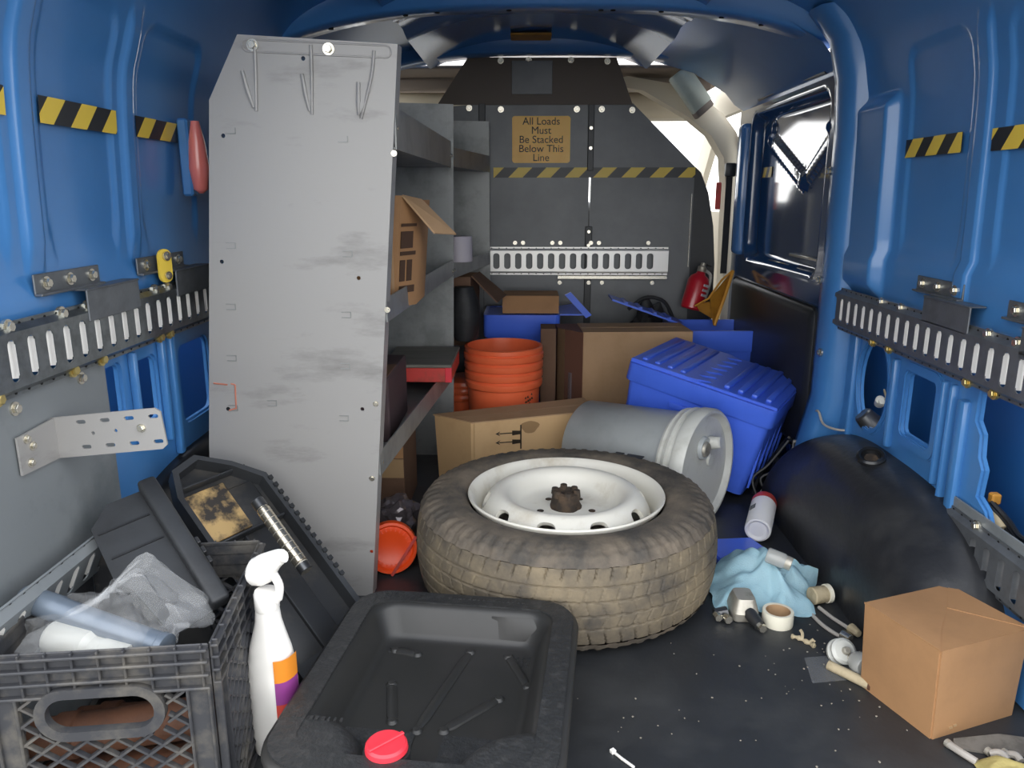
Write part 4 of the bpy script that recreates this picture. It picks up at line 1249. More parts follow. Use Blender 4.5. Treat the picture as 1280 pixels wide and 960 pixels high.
# plastic bag with tube
pb = thing('plastic_bag', 'crumpled clear plastic bag sitting on top of the milk crate', 'bag', cm @ T(-.150, .095, .235))
bm = B()
def bagf(u, v):
    a_, b_ = 2*PI*u, PI*(v - .5)
    k = 1 + .35*noise.noise((math.cos(a_)*2.1, math.sin(a_)*2.1, v*4)) + .16*noise.noise((math.cos(a_)*7, math.sin(a_)*7, v*11))
    x, y, z = .105*math.cos(b_)*math.cos(a_)*k, .075*math.cos(b_)*math.sin(a_)*k, .058*math.sin(b_)*k
    z += .055*math.exp(-((x - .05)**2 + (y - .02)**2)/.0018)
    return (x, y, max(z, -.04))
grid(bm, 48, 28, bagf); bmesh.ops.remove_doubles(bm, verts=bm.verts, dist=.0005)
obj('bag_film', bm, M['clear'], pb, smooth=18)
am, L_ = axis_m((-.125, .035, .045), (.085, -.055, .012))
gt = thing('grey_tube', 'grey blue tube wrapped in the clear bag on the milk crate', 'tube', pb.matrix_basis @ am)
bm = B(); lathe(bm, [(.0, 0), (.016, 0), (.018, .004), (.018, L_*.25), (.0165, L_*.26), (.0165, L_ - .004)], 24); obj('tube_body', bm, M['tool'], gt)
bm = B(); lathe(bm, [(.0167, L_ - .010), (.0175, L_ - .009), (.0175, L_), (.014, L_ + .002), (0, L_ + .002)], 24); obj('end_cap', bm, M['tool'], gt)
am, L_ = axis_m((-.075, -.005, .006), (.04, -.06, .0))
wb = thing('white_bottle', 'pale bottle lying inside the clear bag on the milk crate', 'bottle', pb.matrix_basis @ am)
bm = B(); lathe(bm, [(.0, 0), (.022, 0), (.024, .004), (.024, L_*.5), (.018, L_*.56), (.018, L_*.7)], 24); obj('bottle_body', bm, M['white_pl'], wb)
bm = B(); lathe(bm, [(.0185, L_*.68), (.0195, L_*.69), (.0195, L_), (0, L_)], 24); obj('bottle_cap', bm, M['white_pl'], wb)
# dark bag added so that the back of the crate reads dark
gbg = thing('black_bag', 'dark crumpled bag added to darken the back of the milk crate', 'bag', cm @ T(-.150, .235, .03))
bm = B()
grid(bm, 36, 20, lambda u, v: tuple(V((.095*math.cos(2*PI*u)*math.sin(PI*v), .030*math.sin(2*PI*u)*math.sin(PI*v), .085 + .085*math.cos(PI*v)))*(1 + .22*noise.noise((math.cos(2*PI*u)*3, math.sin(2*PI*u)*3, v*5)))))
bmesh.ops.remove_doubles(bm, verts=bm.verts, dist=.0005); obj('bag_body', bm, M['bag'], gbg, smooth=25)

# ------------------------------------------------------------------ black case halves
A_, B_, C_ = V((-.530, 1.408, .315)), V((-.322, 1.275, .112)), V((-.686, 1.318, .362))
fm = frame(A_, B_ - A_, C_ - A_)          # u down the right edge, v towards upper left
if fm.col[2].y > 0: pass
L_ = (B_ - A_).length
tcs = thing('tool_case', 'open black plastic tool case half with worn tan patch leaning on the shelf panel', 'case', fm)
def zsgn():
    n = fm.to_3x3() @ V((0, 0, 1)); return 1 if n.y < 0 else -1
S_ = zsgn()
W_ = .172
out = [(-.01, .045), (.04, .0), (L_ + .09, .0), (L_ + .09, W_), (.02, W_), (-.035, W_ - .02), (-.05, .10)]
bm = B(); plate(bm, out, [], .004, T(0, 0, -.030 if S_ > 0 else .026)); obj('case_floor', bm, M['case_d'], tcs)
bm = B()
def inset(poly, d):
    c_ = V((sum(p[0] for p in poly)/len(poly), sum(p[1] for p in poly)/len(poly)))
    return [(p[0] + (c_.x - p[0])*d, p[1] + (c_.y - p[1])*d*1.6) for p in poly]
plate(bm, out, [inset(out, .075)], .034, T(0, 0, -.030 if S_ > 0 else -.004), bev=.002); obj('case_rim', bm, M['case'], tcs)
zf = S_*-.024 if S_ > 0 else .024
def cbox(x0, x1, y0, y1, h, mt, nm, bev=.003):
    b = B(); z0 = -.026 if S_ > 0 else .026; z1 = z0 + S_*h
    lo_box(b, x0, x1, y0, y1, min(z0, z1), max(z0, z1), bev=bev, seg=2); return obj(nm, b, M[mt], tcs)
cbox(.0, .004, .02, .155, .020, 'case', 'divider')
cbox(.125, .130, .012, .155, .020, 'case', 'divider')
cbox(.135, L_ + .07, .100, .104, .018, 'case', 'divider')
cbox(.20, L_ + .07, .055, .155, .010, 'case_d', 'moulded_block')
cbox(.012, .118, .070, .158, .004, 'khaki', 'tan_patch')
cbox(.03, .120, .02, .075, .003, 'case_d', 'moulded_block')
bm = B()
for k in range(14): lo_box(bm, .05 + .018*k, .058 + .018*k, -.004, .004, -.008, .006)
obj('edge_notch', bm, M['black'], tcs)
# chrome bar lying in the case
am, L2 = axis_m((-.478, 1.265, .286), (-.376, 1.195, .186))
cb = thing('chrome_bar', 'dirty chrome cylinder lying in the worn tool case', 'bar', am)
bm = B(); lathe(bm, [(0, 0), (.010, 0), (.0105, .002), (.0105, .02), (.012, .022), (.012, L2 - .02), (.0105, L2 - .018), (.0105, L2), (0, L2)], 24); obj('bar_body', bm, M['chrome'], cb)
bm = B()
for k in range(9): lathe(bm, [(.0119, .03 + .014*k), (.0124, .031 + .014*k), (.0119, .032 + .014*k)], 24)
obj('ring_mark', bm, M['castm'], cb)
bm = B(); lathe(bm, [(.0106, .0), (.0118, .001), (.0118, .017), (.0106, .018)], 24); lathe(bm, [(.0106, L2 - .016), (.0118, L2 - .015), (.0118, L2 - .001), (.0106, L2)], 24); obj('end_band', bm, M['steel'], cb)
# left half standing in the crate
P0, P1, P2 = V((-.598, 1.135, .362)), V((-.437, .99, .245)), V((-.640, 1.055, .330))
fl_ = frame(P0, P1 - P0, P2 - P0)
Ll = (P1 - P0).length
lc = thing('case_lid', 'charcoal plastic case lid with a grey trim line standing in the milk crate', 'case lid', fl_)
nn = fl_.to_3x3() @ V((0, 0, 1)); S2 = 1 if nn.y < 0 else -1
bm = B(); plate(bm, [(-.005, .0), (Ll, .0), (Ll + .005, .03), (Ll + .01, .075), (.16, .09), (.13, .105), (.03, .100), (-.005, .065)], [], .004, T(0, 0, -.012 if S2 > 0 else .008)); obj('lid_panel', bm, M['case'], lc)
bm = B(); lo_box(bm, -.01, Ll + .005, -.012, .016, -.014, .010, bev=.006, seg=3); obj('lid_border', bm, M['case'], lc)
bm = B(); zt = S2*.0105; tube(bm, smooth_pts([(.0, -.004, zt), (.08, .001, zt), (.15, .004, zt), (Ll - .005, -.002, zt)], 5), .0028, 8); obj('grey_trim', bm, M['galv_d'], lc)
for k, x in enumerate((.045, .095)):
    bm = B(); z0 = -.008 if S2 > 0 else .008; lo_box(bm, x - .0015, x + .0015, .02, .095, z0 - .002, z0 + .003*S2 if S2 > 0 else z0 + .002); obj('panel_groove', bm, M['black'], lc)
bm = B()
for k in range(3): lo_box(bm, .13 + .02*k, .142 + .02*k, -.018, -.012, -.008, .006, bev=.001)
obj('latch_tab', bm, M['black'], lc)

# spray bottle
sp = thing('spray_bottle', 'white trigger spray bottle standing between milk crate and drain pan', 'bottle', T(-.370, .985, 0) @ rotz(-.35) @ Matrix.Diagonal((1.0, 1.0, 1.22, 1)))
bm = B()
def sq_ring(rx, ry, z, n=28, e=2.6):
    o = []
    for i in range(n):
        a_ = 2*PI*i/n; o.append((rx*math.copysign(abs(math.cos(a_))**(2/e), math.cos(a_)), ry*math.copysign(abs(math.sin(a_))**(2/e), math.sin(a_)), z))
    return o
rings = [sq_ring(rx, ry, z) for rx, ry, z in ((.030, .022, 0), (.034, .026, .004), (.036, .027, .03), (.036, .027, .10), (.034, .026, .125), (.030, .023, .145), (.0225, .019, .165), (.0175, .0165, .180), (.0155, .0155, .195))]
loft(bm, rings); obj('bottle_body', bm, M['white'], sp, smooth=60)
bm = B(); lathe(bm, [(.0165, .194), (.0175, .196), (.0175, .214), (.0155, .218), (.0, .218)], 28); obj('screw_collar', bm, M['white'], sp)
bm = B()
rings = []
for x, hz, hy, zc in ((-.026, .012, .010, .236), (-.020, .017, .013, .238), (-.004, .020, .014, .243), (.012, .019, .013, .250), (.024, .013, .010, .260), (.031, .010, .009, .264), (.034, .009, .008, .265)):
    rings.append([(x, hy*math.cos(2*PI*i/16), zc + hz*math.sin(2*PI*i/16)) for i in range(16)])
loft(bm, rings); hd = obj('spray_head', bm, M['white'], sp, smooth=60)
bm = B(); tube(bm, smooth_pts([(.016, 0, .240), (.024, 0, .228), (.022, 0, .214), (.018, 0, .206)], 4), [.006]*10 + [.004]*3, 10); obj('trigger', bm, M['white'], sp, smooth=60)
bm = B(); cyl(bm, (.034, 0, .265), (.038, 0, .266), .007, seg=14); obj('nozzle', bm, M['white'], sp)
bm = B(); N_ = 12
def lab(u, v, k0, k1):
    a_ = -1.25 + 1.55*u
    z = .052 + .088*v
    x = .0365*math.copysign(abs(math.cos(a_))**(2/2.6), math.cos(a_)); y = .0276*math.copysign(abs(math.sin(a_))**(2/2.6), math.sin(a_))
    return (x*1.012, y*1.012, z)
for nm, a0, a1, mt in (('label_stripe', 0, .34, 'lab3'), ('label_stripe', .34, .67, 'lab2'), ('label_stripe', .67, 1, 'lab1')):
    bm = B()
    grid(bm, 14, 4, lambda u, v: lab(.15 + .85*u, a0 + (a1 - a0)*v*1. , 0, 0)); obj(nm, bm, M[mt], sp, smooth=60, label='coloured band of the bottle label')

# ------------------------------------------------------------------ right-hand floor clutter
am, L_ = axis_m((.552, 1.712, .034), (.602, 1.835, .050))
can = thing('spray_can', 'white spray can with red top lying beside the wheel arch', 'can', am)
bm = B(); lathe(bm, [(.0, .006), (.020, .006), (.026, .0), (.030, .001), (.031, .004), (.031, L_), (.031, L_)], 32); obj('can_body', bm, M['whitec'], can)
bm = B(); lathe(bm, [(.0312, L_ - .012), (.0312, L_ + .008), (.028, L_ + .018), (.017, L_ + .024), (.0, L_ + .024)], 32); obj('red_band', bm, M['red'], can, label='red end of the can')
bm = B()
for k in range(4): lo_box(bm, -.008, .008, -.0318, -.0308, .06 + .006*k, .063 + .006*k)
obj('small_print', bm, M['bulk'], can, smooth=0)
bp = thing('blue_plastic_sheet', 'deep blue plastic piece on the floor under the spray can', 'plastic', (.47, 1.66, 0))
bm = B(); plate(bm, [(-.03, -.075), (.05, -.06), (.09, .0), (.07, .06), (-.02, .05), (-.05, .0)], [], .014, bev=.004); obj('sheet', bm, M['tote'], bp)

def polar_cloth(cx, cy, outline, hfun, m_, nr=22, na=120):
    b = B()
    def R(a_):
        n = len(outline); best = None
        a_ = a_ % (2*PI)
        o = sorted(outline)
        for (a0, r0), (a1, r1) in zip(o, o[1:] + [(o[0][0] + 2*PI, o[0][1])]):
            for aa in (a_, a_ + 2*PI):
                if a0 <= aa <= a1:
                    t = (aa - a0)/(a1 - a0); return r0 + (r1 - r0)*t
        return .05
    rows = []
    for j in range(1, nr + 1):
        v = j/nr; row = []
        for i in range(na):
            a_ = 2*PI*i/na; r_ = R(a_)*v
            x, y = cx + r_*math.cos(a_), cy + r_*math.sin(a_)
            row.append((x, y, hfun(x, y, v, a_)))
        rows.append(row)
    loft(b, rows, False, False)
    c_ = b.verts.new((cx, cy, hfun(cx, cy, 0, 0)))
    b.verts.ensure_lookup_table()
    for i in range(na): b.faces.new((c_, b.verts[i], b.verts[(i+1) % na]))
    r = bmesh.ops.solidify(b, geom=b.faces[:], thickness=.0015)
    return b
ol_ = [(math.radians(d), r) for d, r in ((5, .10), (18, .125), (30, .095), (60, .115), (95, .155), (125, .135), (160, .125), (195, .125), (212, .150), (222, .128), (240, .095), (262, .095), (290, .112), (305, .118), (325, .085), (345, .082))]
def ch(x, y, v, a_):
    k = (1 - v**2.2)
    f = .014*math.sin(a_*5 + 1.2)*v*(1.1 - v) + .010*math.sin(a_*9 + v*3)*v*(1 - v*.6) + .010*noise.noise((x*40, y*40, 2))*v + .034*(abs(noise.noise((x*15 + 3, y*15, 5))) - .15)*(1 - v*.5)
    rg = .020*math.exp(-((x - .50 - (y - 1.47)*-.5)/.014)**2)*(1 - v)
    return max(.006 + .066*k*(.8 + .25*math.cos(a_ - 2.0)) + f + rg + (.03 if 15 < math.degrees(a_) < 30 else 0)*v, .004 + .004*abs(math.sin(a_*3)))
cl = obj('blue_cloth', polar_cloth(.505, 1.475, ol_, ch, None), M['cloth'], smooth=50)
tag(cl, 'light blue shop cloth draped over metal parts beside the wheel', 'cloth')
mp = thing('metal_part', 'cast metal caliper part sticking out under the blue cloth', 'metal part', (.425, 1.385, 0))
bm = B()
loft(bm, [[(x*.8, y*.8, .002) for x, y in rrect(0, 0, .05, .07, .012, 3)], [(x, y, .02) for x, y in rrect(0.004, 0.002, .052, .072, .014, 3)], [(x*.7 + .006, y*.7 + .004, .045) for x, y in rrect(0, 0, .05, .07, .012, 3)]]); obj('casting', bm, M['castm'], mp)
bm = B(); cyl(bm, (.01, -.025, .02), (.022, -.058, .012), .013, .011, 14); cyl(bm, (-.03, -.01, .014), (-.055, -.015, .012), .011, .009, 8); obj('lug', bm, M['steel'], mp)
bm = B()
for p in ((-.052, -.018, .012), (-.035, -.026, .012), (.022, -.056, .012)): cyl(bm, p, (p[0] + .003, p[1] - .014, p[2]), .008, seg=6)
obj('hex_bolt', bm, M['bolt'], mp)
gz = thing('glass_jar', 'small clear jar lying on top of the blue cloth', 'jar', axis_m((.492, 1.455, .098), (.535, 1.432, .088))[0])
bm = B(); lathe(bm, [(.0, 0), (.014, 0), (.016, .003), (.016, .034), (.012, .04), (.012, .048), (.0, .048)], 20); obj('jar_body', bm, M['clearg'], gz)
bm = B(); lathe(bm, [(.0125, .038), (.014, .038), (.014, .05), (.0, .05)], 20); obj('jar_lid', bm, M['castm'], gz)
tr = thing('tape_roll', 'roll of cream masking tape on the floor in front of the blue cloth', 'tape roll', T(.490, 1.357, 0))
bm = B(); lathe(bm, [(.0235, 0), (.029, 0), (.0295, .002), (.0295, .026), (.029, .028), (.0235, .028)], 40, closed_prof=True); obj('tape_body', bm, M['masking'], tr)
bm = B(); lathe(bm, [(.022, .0005), (.0234, .0005), (.0234, .0275), (.022, .0275)], 40, closed_prof=True); obj('tape_core', bm, M['card_n'], tr)
tl = thing('beige_fitting', 'short beige plastic pipe fitting beside the blue cloth', 'fitting', T(.592, 1.432, 0))
bm = B(); cyl(bm, (-.012, -.004, .020), (.020, .006, .020), .018, .017, 20, .002); obj('fitting_body', bm, M['dustc'], tl)
bm = B(); cyl(bm, (.020, .006, .020), (.028, .008, .020), .0195, seg=20); obj('fitting_collar', bm, M['masking'], tl)
wr = thing('wire_lead', 'pale twin wire lead with two metal ends beside the wheel arch', 'wire', (.59, 1.35, 0))
bm = B(); tube(bm, smooth_pts([(.563, 1.402, .005), (.572, 1.35, .0045), (.585, 1.315, .005), (.597, 1.300, .006)], 6), .0038, 8); obj('wire', bm, M['wire'], wr, world=True)
bm = B(); tube(bm, smooth_pts([(.590, 1.41, .005), (.603, 1.37, .0045), (.618, 1.332, .006), (.622, 1.322, .006)], 6), .0038, 8); obj('wire', bm, M['wire'], wr, world=True)
bm = B(); cyl(bm, (.594, 1.305, .010), (.604, 1.288, .010), .0095, .008, 14, .001); obj('metal_end', bm, M['bolt'], wr, world=True)
bm = B(); cyl(bm, (.619, 1.327, .010), (.626, 1.305, .010), .010, .007, 10, .001); obj('metal_end', bm, M['dustc'], wr, world=True)
tw = thing('beige_scrap', 'beige twisted plastic scrap lying alone on the black floor', 'scrap', (.52, 1.285, 0))
bm = B(); tube(bm, smooth_pts([(.500, 1.305, .004), (.512, 1.298, .005), (.524, 1.285, .004), (.533, 1.272, .004)], 4), [.004 + .0015*math.sin(k*1.9) for k in range(13)], 8); obj('scrap_stem', bm, M['dustc'], tw, world=True)
bm = B(); tube(bm, smooth_pts([(.516, 1.293, .005), (.519, 1.302, .012), (.517, 1.308, .016)], 4), .003, 7); tube(bm, [(.526, 1.283, .005), (.533, 1.286, .009), (.536, 1.283, .006)], .003, 7); obj('scrap_branch', bm, M['dustc'], tw, world=True)
kn = thing('white_spool', 'white round grooved spool lying near the closed cardboard box', 'knob', axis_m((.563, 1.243, .010), (.566, 1.224, .026))[0])
bm = B(); lathe(bm, [(0, 0), (.022, 0), (.024, .003), (.024, .008), (.019, .011), (.019, .014), (.023, .017), (.023, .022), (.018, .026), (0, .027)], 32); obj('knob_body', bm, M['white_pl'], kn)
bm = B(); cyl(bm, (0, 0, .026), (0, 0, .036), .007, .006, 14, .001); obj('knob_stem', bm, M['castm'], kn)
ck = thing('clear_cup', 'cloudy clear plastic cap lying against the closed cardboard box', 'cap', axis_m((.586, 1.183, .022), (.577, 1.206, .020))[0])
bm = B(); lathe(bm, [(.004, 0), (.018, 0), (.021, .006), (.019, .02), (.014, .028), (.0, .03)], 24); obj('cap_body', bm, M['clearg'], ck)
bm = B(); cyl(bm, (0, 0, .028), (0, 0, .036), .007, seg=12); obj('cap_tip', bm, M['bolt'], ck)
am, L_ = axis_m((.533, 1.208, .0085), (.583, 1.148, .0085))
pt2 = thing('white_tube', 'short off-white plastic tube on the floor left of the cardboard box', 'tube', am)
bm = B(); lathe(bm, [(.0055, 0), (.0085, 0), (.0085, L_), (.0055, L_)], 20, closed_prof=True); obj('tube_body', bm, M['dustc'], pt2)
bm = B(); lathe(bm, [(0, L_ - .004), (.0056, L_ - .004)], 20); lathe(bm, [(.0084, L_ - .005), (.0088, L_ - .004), (.0088, L_ + .0005), (.0055, L_ + .0005)], 20); obj('rusty_end', bm, M['rust'], pt2)
zb = thing('clear_bag', 'flat clear plastic bag under the white tube and knob', 'bag', (.56, 1.19, 0))
bm = B(); grid(bm, 18, 14, lambda u, v: (.490 + .125*u + .012*v, 1.165 + .075*v + .02*u, .0012 + .003*abs(noise.noise((u*6, v*6, 3)))*math.sin(PI*u)*math.sin(PI*v))); obj('bag_film', bm, M['clear'], zb, world=True, smooth=20)
zt_ = thing('white_tie', 'short white plastic tie on the black floor at the bottom edge', 'tie', (.145, .97, 0))
bm = B(); tube(bm, [(.132, .988, .003), (.142, .975, .003), (.158, .957, .003)], .0022, 6); obj('tie_strap', bm, M['white'], zt_, world=True)
bm = B(); lo_box(bm, -.004, .004, -.004, .004, 0, .006, m=T(.131, .990, 0) @ rotz(.6), bev=.001); obj('tie_head', bm, M['white'], zt_, world=True)
yg = thing('yellow_rag', 'dull yellow rag lying at the lower right corner', 'rag', (.705, .945, 0))
bm = B(); grid(bm, 24, 18, lambda u, v: (.655 + .11*u, .905 + .07*v + .01*math.sin(u*7), .004 + .022*math.sin(PI*u)**.7*math.sin(PI*v)**.7 + .006*noise.noise((u*5, v*5, 1)))); obj('rag_sheet', bm, mat('dull_yellow_cloth', 'b3a468', .85, 0, 'a09258', 12, bump=.3, bscale=200), yg, world=True, smooth=60)
for i, pts in enumerate((((.640, 1.010, .006), (.648, .990, .008), (.660, .975, .006)), ((.690, .992, .007), (.700, .985, .013), (.704, .975, .010)), ((.712, .990, .007), (.720, .982, .012), (.722, .972, .01)))):
    t = thing('hose_scrap', ('pale bent hose scrap left of the yellow rag', 'pale curled hose scrap behind the yellow rag', 'second pale hose scrap behind the yellow rag, further right')[i], 'scrap', pts[0], 'pale hose scraps')
    bm = B(); tube(bm, smooth_pts(pts, 5), .0055, 10); obj('hose', bm, M['wire'], t, world=True)
    bm = B(); q = V(pts[0]); cyl(bm, q, q + V((-.002, .006, 0)), .0063, seg=10); obj('hose_end', bm, M['castm'], t, world=True)
gr = thing('grey_felt', 'grey felt scrap under the near corner of the cardboard box', 'felt', (.70, 1.02, 0))
bm = B(); plate(bm, [(-.055, -.012), (.02, -.03), (.075, -.02), (.08, .01), (.03, .02), (-.045, .008)], [], .003, T(.0, .0, .0005)); obj('felt_sheet', bm, mat('grey_felt', '77726a', .9, 0, '5f5b54', 30), gr)
# dirt flecks scattered on the mat
bm = B(); random.seed(3)
for k in range(90):
    x, y = random.uniform(.08, .62), random.uniform(.88, 1.45)
    if random.random() < .5: x, y = .52 + random.gauss(0, .06), 1.20 + random.gauss(0, .06)
    s_ = random.uniform(.0008, .0022)
    bmesh.ops.create_icosphere(bm, subdivisions=1, radius=s_, matrix=T(x, y, s_*.6) @ Matrix.Diagonal((1, random.uniform(.5, 1.5), .6, 1)))
dt = obj('floor_grit', bm, M['grit']); dt['kind'] = 'stuff'; dt['label'] = 'pale grit and crumbs scattered over the black floor mat'; dt['category'] = 'grit'
cp = thing('crumpled_plastic', 'crumpled grey plastic wrapper beside the shelf leg behind the orange lid', 'plastic', (-.315, 1.74, 0))
bm = B()
bmesh.ops.create_icosphere(bm, subdivisions=4, radius=.055, matrix=T(0, 0, .050))
for v_ in bm.verts: v_.co = V((v_.co.x, v_.co.y, .05)) + V((0, 0, v_.co.z - .05)) ; n_ = noise.noise(v_.co*32)*.35 + noise.noise(v_.co*75)*.15; v_.co = V((0, 0, .05)) + (v_.co - V((0, 0, .05)))*(1 + n_); v_.co.z = max(v_.co.z, .001)
obj('wrapper', bm, mat('grey_shiny_wrapper', '6f676a', .2, .3, '5a5356', 20), cp, smooth=20)
hw_ = thing('hardware_tin', 'small shiny metal bits by the foot of the shelf', 'metal part', (-.27, 1.63, 0))
bm = B(); cyl(bm, (-.02, 0, .012), (.022, .012, .012), .012, .010, 12, .001); cyl(bm, (-.01, .03, .01), (.03, .03, .01), .009, seg=12); obj('metal_sleeve', bm, M['bolt'], hw_)

# wiring by the pillar and in the openings
wl = thing('wire_bundle', 'black wires with bare ends beside the blue tote at the pillar foot', 'wires', (.70, 2.12, 0))
random.seed(11)
for k in range(6):
    bm = B(); x0, y0 = .735 + random.uniform(-.02, .02), 2.02 + random.uniform(-.03, .03)
    tube(bm, smooth_pts([(x0, y0, .16), (x0 - .03 + random.uniform(-.03, .03), y0 + random.uniform(-.04, .06), .10 + random.uniform(-.02, .05)), (x0 - .07 + random.uniform(-.03, .03), y0 - .03, .06), (x0 - .085 + random.uniform(-.03, .03), y0 - .05, .012)], 6), .004, 6)
    obj('cable', bm, M['wire'] if k == 0 else M['wiredk'], wl, world=True)
bm = B(); lo_box(bm, .715, .765, 1.985, 2.035, .0, .13, bev=.012, seg=2); obj('connector_block', bm, M['black'], wl, world=True)
wp = thing('wire_loop', 'thin pale wire loop at the pillar above the wheel arch', 'wire', (.78, 1.9, .25))
bm = B(); tube(bm, smooth_pts([(.755, 1.955, .262), (.752, 1.925, .270), (.757, 1.90, .245), (.770, 1.86, .243), (.795, 1.84, .245)], 6), .003, 7); obj('wire', bm, M['wire'], wp, world=True)
lp = thing('work_light', 'grey metal plug with dangling lead in the round hole of right wall', 'light', (.82, 1.74, .33))
bm = B(); cyl(bm, (.835, 1.775, .27), (.80, 1.785, .305), .028, .022, 18, .004); obj('metal_cup', bm, M['steel'], lp, world=True)
bm = B(); cyl(bm, (.812, 1.728, .345), (.800, 1.700, .362), .011, .010, 14, .002); cyl(bm, (.806, 1.70, .355), (.80, 1.688, .362), .010, .008, 12, .001); obj('plug', bm, M['white_pl'], lp, world=True)
bm = B(); tube(bm, smooth_pts([(.806, 1.69, .362), (.802, 1.68, .378), (.806, 1.70, .385), (.815, 1.71, .37)], 5), .002, 6); obj('lead', bm, M['dustc'], lp, world=True)
hb = thing('cable_clips', 'orange and beige cable clips in the big opening of right wall', 'clips', (.83, 1.31, .27))
bm = B(); lo_box(bm, .828, .845, 1.295, 1.312, .275, .295, bev=.003); obj('orange_clip', bm, M['amber'], hb, world=True)
bm = B(); cyl(bm, (.835, 1.30, .262), (.835, 1.265, .242), .010, seg=12); obj('beige_sleeve', bm, M['dustc'], hb, world=True)
for k in range(5):
    bm = B(); z = .228 + .008*k; tube(bm, smooth_pts([(.83, 1.30, z + .02), (.84, 1.26, z), (.835, 1.21, z - .01), (.845, 1.14, z + .005)], 5), .0045, 6); obj('cable', bm, M['wiredk'], hb, world=True)
ah = thing('arch_hole_cap', 'black round cap with grime on top of right wheel arch liner', 'cap', axis_m((.748, 1.60, .256), (.742, 1.59, .284))[0])
bm = B(); lathe(bm, [(.030, 0), (.030, .008), (.026, .012), (.021, .010), (.020, .002), (.0, .002)], 24); obj('cap_ring', bm, M['black_s'], ah)
bm = B(); lathe(bm, [(.0, .004), (.012, .004), (.014, .0025)], 16); obj('cap_centre', bm, M['hub'], ah)

# ------------------------------------------------------------------ by the partition, right
fe = thing('fire_extinguisher', 'red fire extinguisher tilted beside the partition edge', 'extinguisher', axis_m((.608, 2.862, .400), (.642, 2.876, .535))[0])
bm = B(); lathe(bm, [(.0, 0), (.034, 0), (.040, .006), (.040, .105), (.034, .122), (.018, .134), (.014, .145)], 32); obj('cylinder', bm, M['ext'], fe)
bm = B(); lathe(bm, [(.015, .142), (.017, .145), (.017, .160), (.010, .165), (.010, .175), (0, .176)], 20); obj('valve', bm, M['castm'], fe)
bm = B(); lo_box(bm, -.008, .050, -.006, .006, .170, .176, bev=.002); lo_box(bm, -.004, .050, -.005, .005, .155, .160, bev=.002); obj('lever', bm, M['black'], fe)
bm = B(); tube(bm, smooth_pts([(.012, .0, .152), (.05, -.01, .14), (.058, -.012, .09), (.05, -.012, .03)], 5), .006, 8); obj('hose', bm, M['white_pl'], fe)
bm = B()
for k in range(3): lo_box(bm, -.020, .014, -.0415, -.0385, .055 + .018*k, .064 + .018*k)
obj('label_band', bm, M['label'], fe, smooth=0)
ws = thing('amber_triangle', 'amber folded plastic sign leaning behind the open blue tote', 'sign', (.69, 2.80, .40))
bm = B(); loft(bm, [[(.615, 2.81, .425), (.655, 2.77, .438), (.675, 2.77, .375), (.63, 2.81, .40)], [(.617, 2.815, .428), (.657, 2.775, .441), (.677, 2.775, .378), (.632, 2.815, .403)]]); obj('left_leaf', bm, M['amber'], ws, world=True)
bm = B(); loft(bm, [[(.655, 2.77, .455), (.745, 2.83, .545), (.735, 2.83, .515), (.672, 2.77, .355)], [(.657, 2.775, .457), (.747, 2.835, .547), (.737, 2.835, .517), (.674, 2.775, .357)]]); obj('right_leaf', bm, M['amber'], ws, world=True)
bm = B(); tube(bm, [(.746, 2.825, .546), (.715, 2.79, .465), (.676, 2.765, .355)], .006, 8); tube(bm, [(.612, 2.81, .42), (.65, 2.77, .452), (.70, 2.80, .515), (.745, 2.83, .546)], .004, 8); obj('leaf_edge', bm, mat('light_amber_edge', 'd69a3c', .5), ws, world=True)
bb2 = thing('black_bag', 'black bag slumped between the partition and the open blue tote', 'bag', (.455, 2.885, .0))
bm = B()
bmesh.ops.create_icosphere(bm, subdivisions=4, radius=1., matrix=Matrix())
for v_ in bm.verts:
    n_ = 1 + .25*noise.noise(v_.co*2.2) + .10*noise.noise(v_.co*6)
    v_.co = V((v_.co.x*.085*n_, v_.co.y*.040*n_, .22 + v_.co.z*.20*n_))
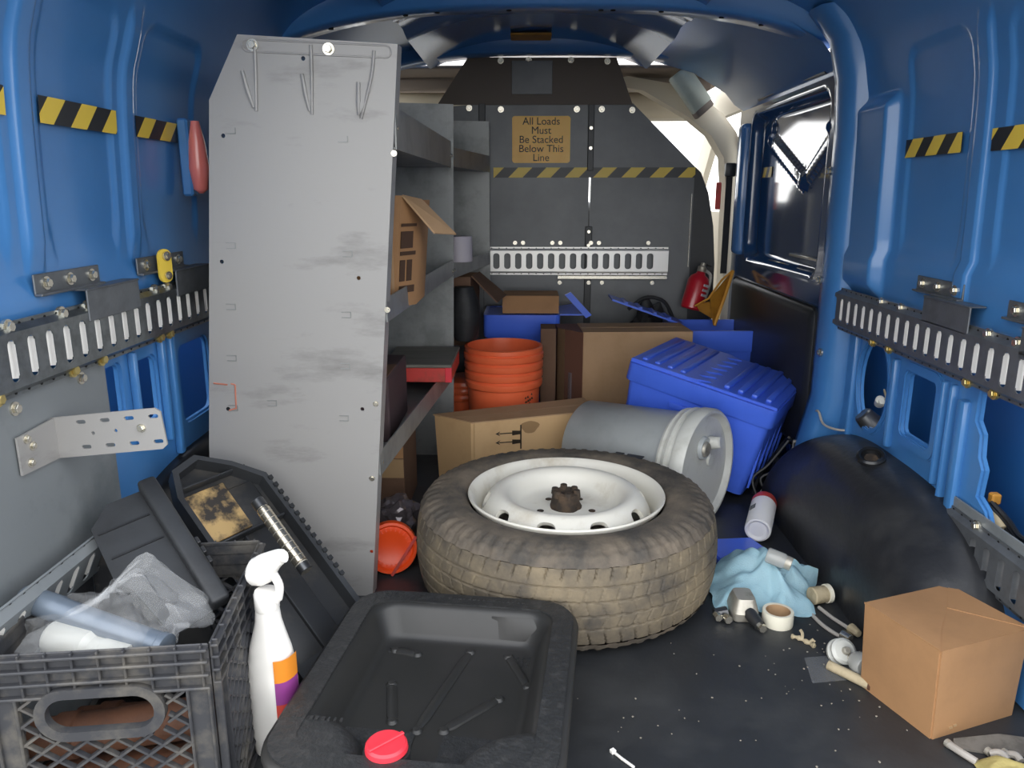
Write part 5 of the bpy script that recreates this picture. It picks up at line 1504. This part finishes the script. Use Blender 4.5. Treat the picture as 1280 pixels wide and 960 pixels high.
obj('bag_body', bm, M['bag'], bb2, smooth=40)
bm = B(); tube(bm, smooth_pts([(-.08, -.03, .40), (-.02, -.04, .445), (.05, -.04, .43), (.09, -.03, .36)], 6), .007, 8); obj('bag_handle', bm, M['strap'], bb2)

# ------------------------------------------------------------------ loose repeats become parts of their own, tiny print stays as stuff
def split_loose(o):
    me = o.data
    adj = [[] for _ in me.vertices]
    for e in me.edges:
        a_, b_ = e.vertices; adj[a_].append(b_); adj[b_].append(a_)
    comp = [-1]*len(adj); n = 0
    for i in range(len(adj)):
        if comp[i] >= 0: continue
        st = [i]; comp[i] = n
        while st:
            q = st.pop()
            for r_ in adj[q]:
                if comp[r_] < 0: comp[r_] = n; st.append(r_)
        n += 1
    if n < 2: return
    sm = me.polygons[0].use_smooth
    for k in range(n):
        ids = [i for i in range(len(adj)) if comp[i] == k]
        mp_ = {v: j for j, v in enumerate(ids)}
        fs = [tuple(mp_[v] for v in p.vertices) for p in me.polygons if comp[p.vertices[0]] == k]
        m2 = bpy.data.meshes.new(o.name.split('.')[0])
        m2.from_pydata([me.vertices[i].co for i in ids], [], fs)
        for mt in me.materials: m2.materials.append(mt)
        if sm: smoothen(m2, 40)
        if k == 0: first = m2
        else:
            c = o.copy(); c.data = m2; C.objects.link(c)
            c.name = o.name.split('.')[0]
    o.data = first
SPLIT = ('tab_slot', 'end_band', 'joint_strip', 'frame_rib', 'header_rail', 'side_rib', 'radial_rib', 'edge_notch', 'stripe', 'hex_bolt', 'handle_ear',
         'black_scuff', 'lug_hole', 'oil_stain', 'door_rail', 'flute_ridge', 'lug', 'metal_sleeve', 'scrap_branch', 'ring_mark', 'opening_border', 'crate_base', 'torn_spot', 'lever')
STUFF = ('small_hole', 'raised_mark', 'black_print', 'bow_hole', 'side_print', 'label_print', 'small_print', 'label_band')
for o in list(C.objects):
    nm = o.name.split('.')[0]
    if o.type == 'MESH' and nm in SPLIT: split_loose(o)
    elif nm in STUFF: o['kind'] = 'stuff'
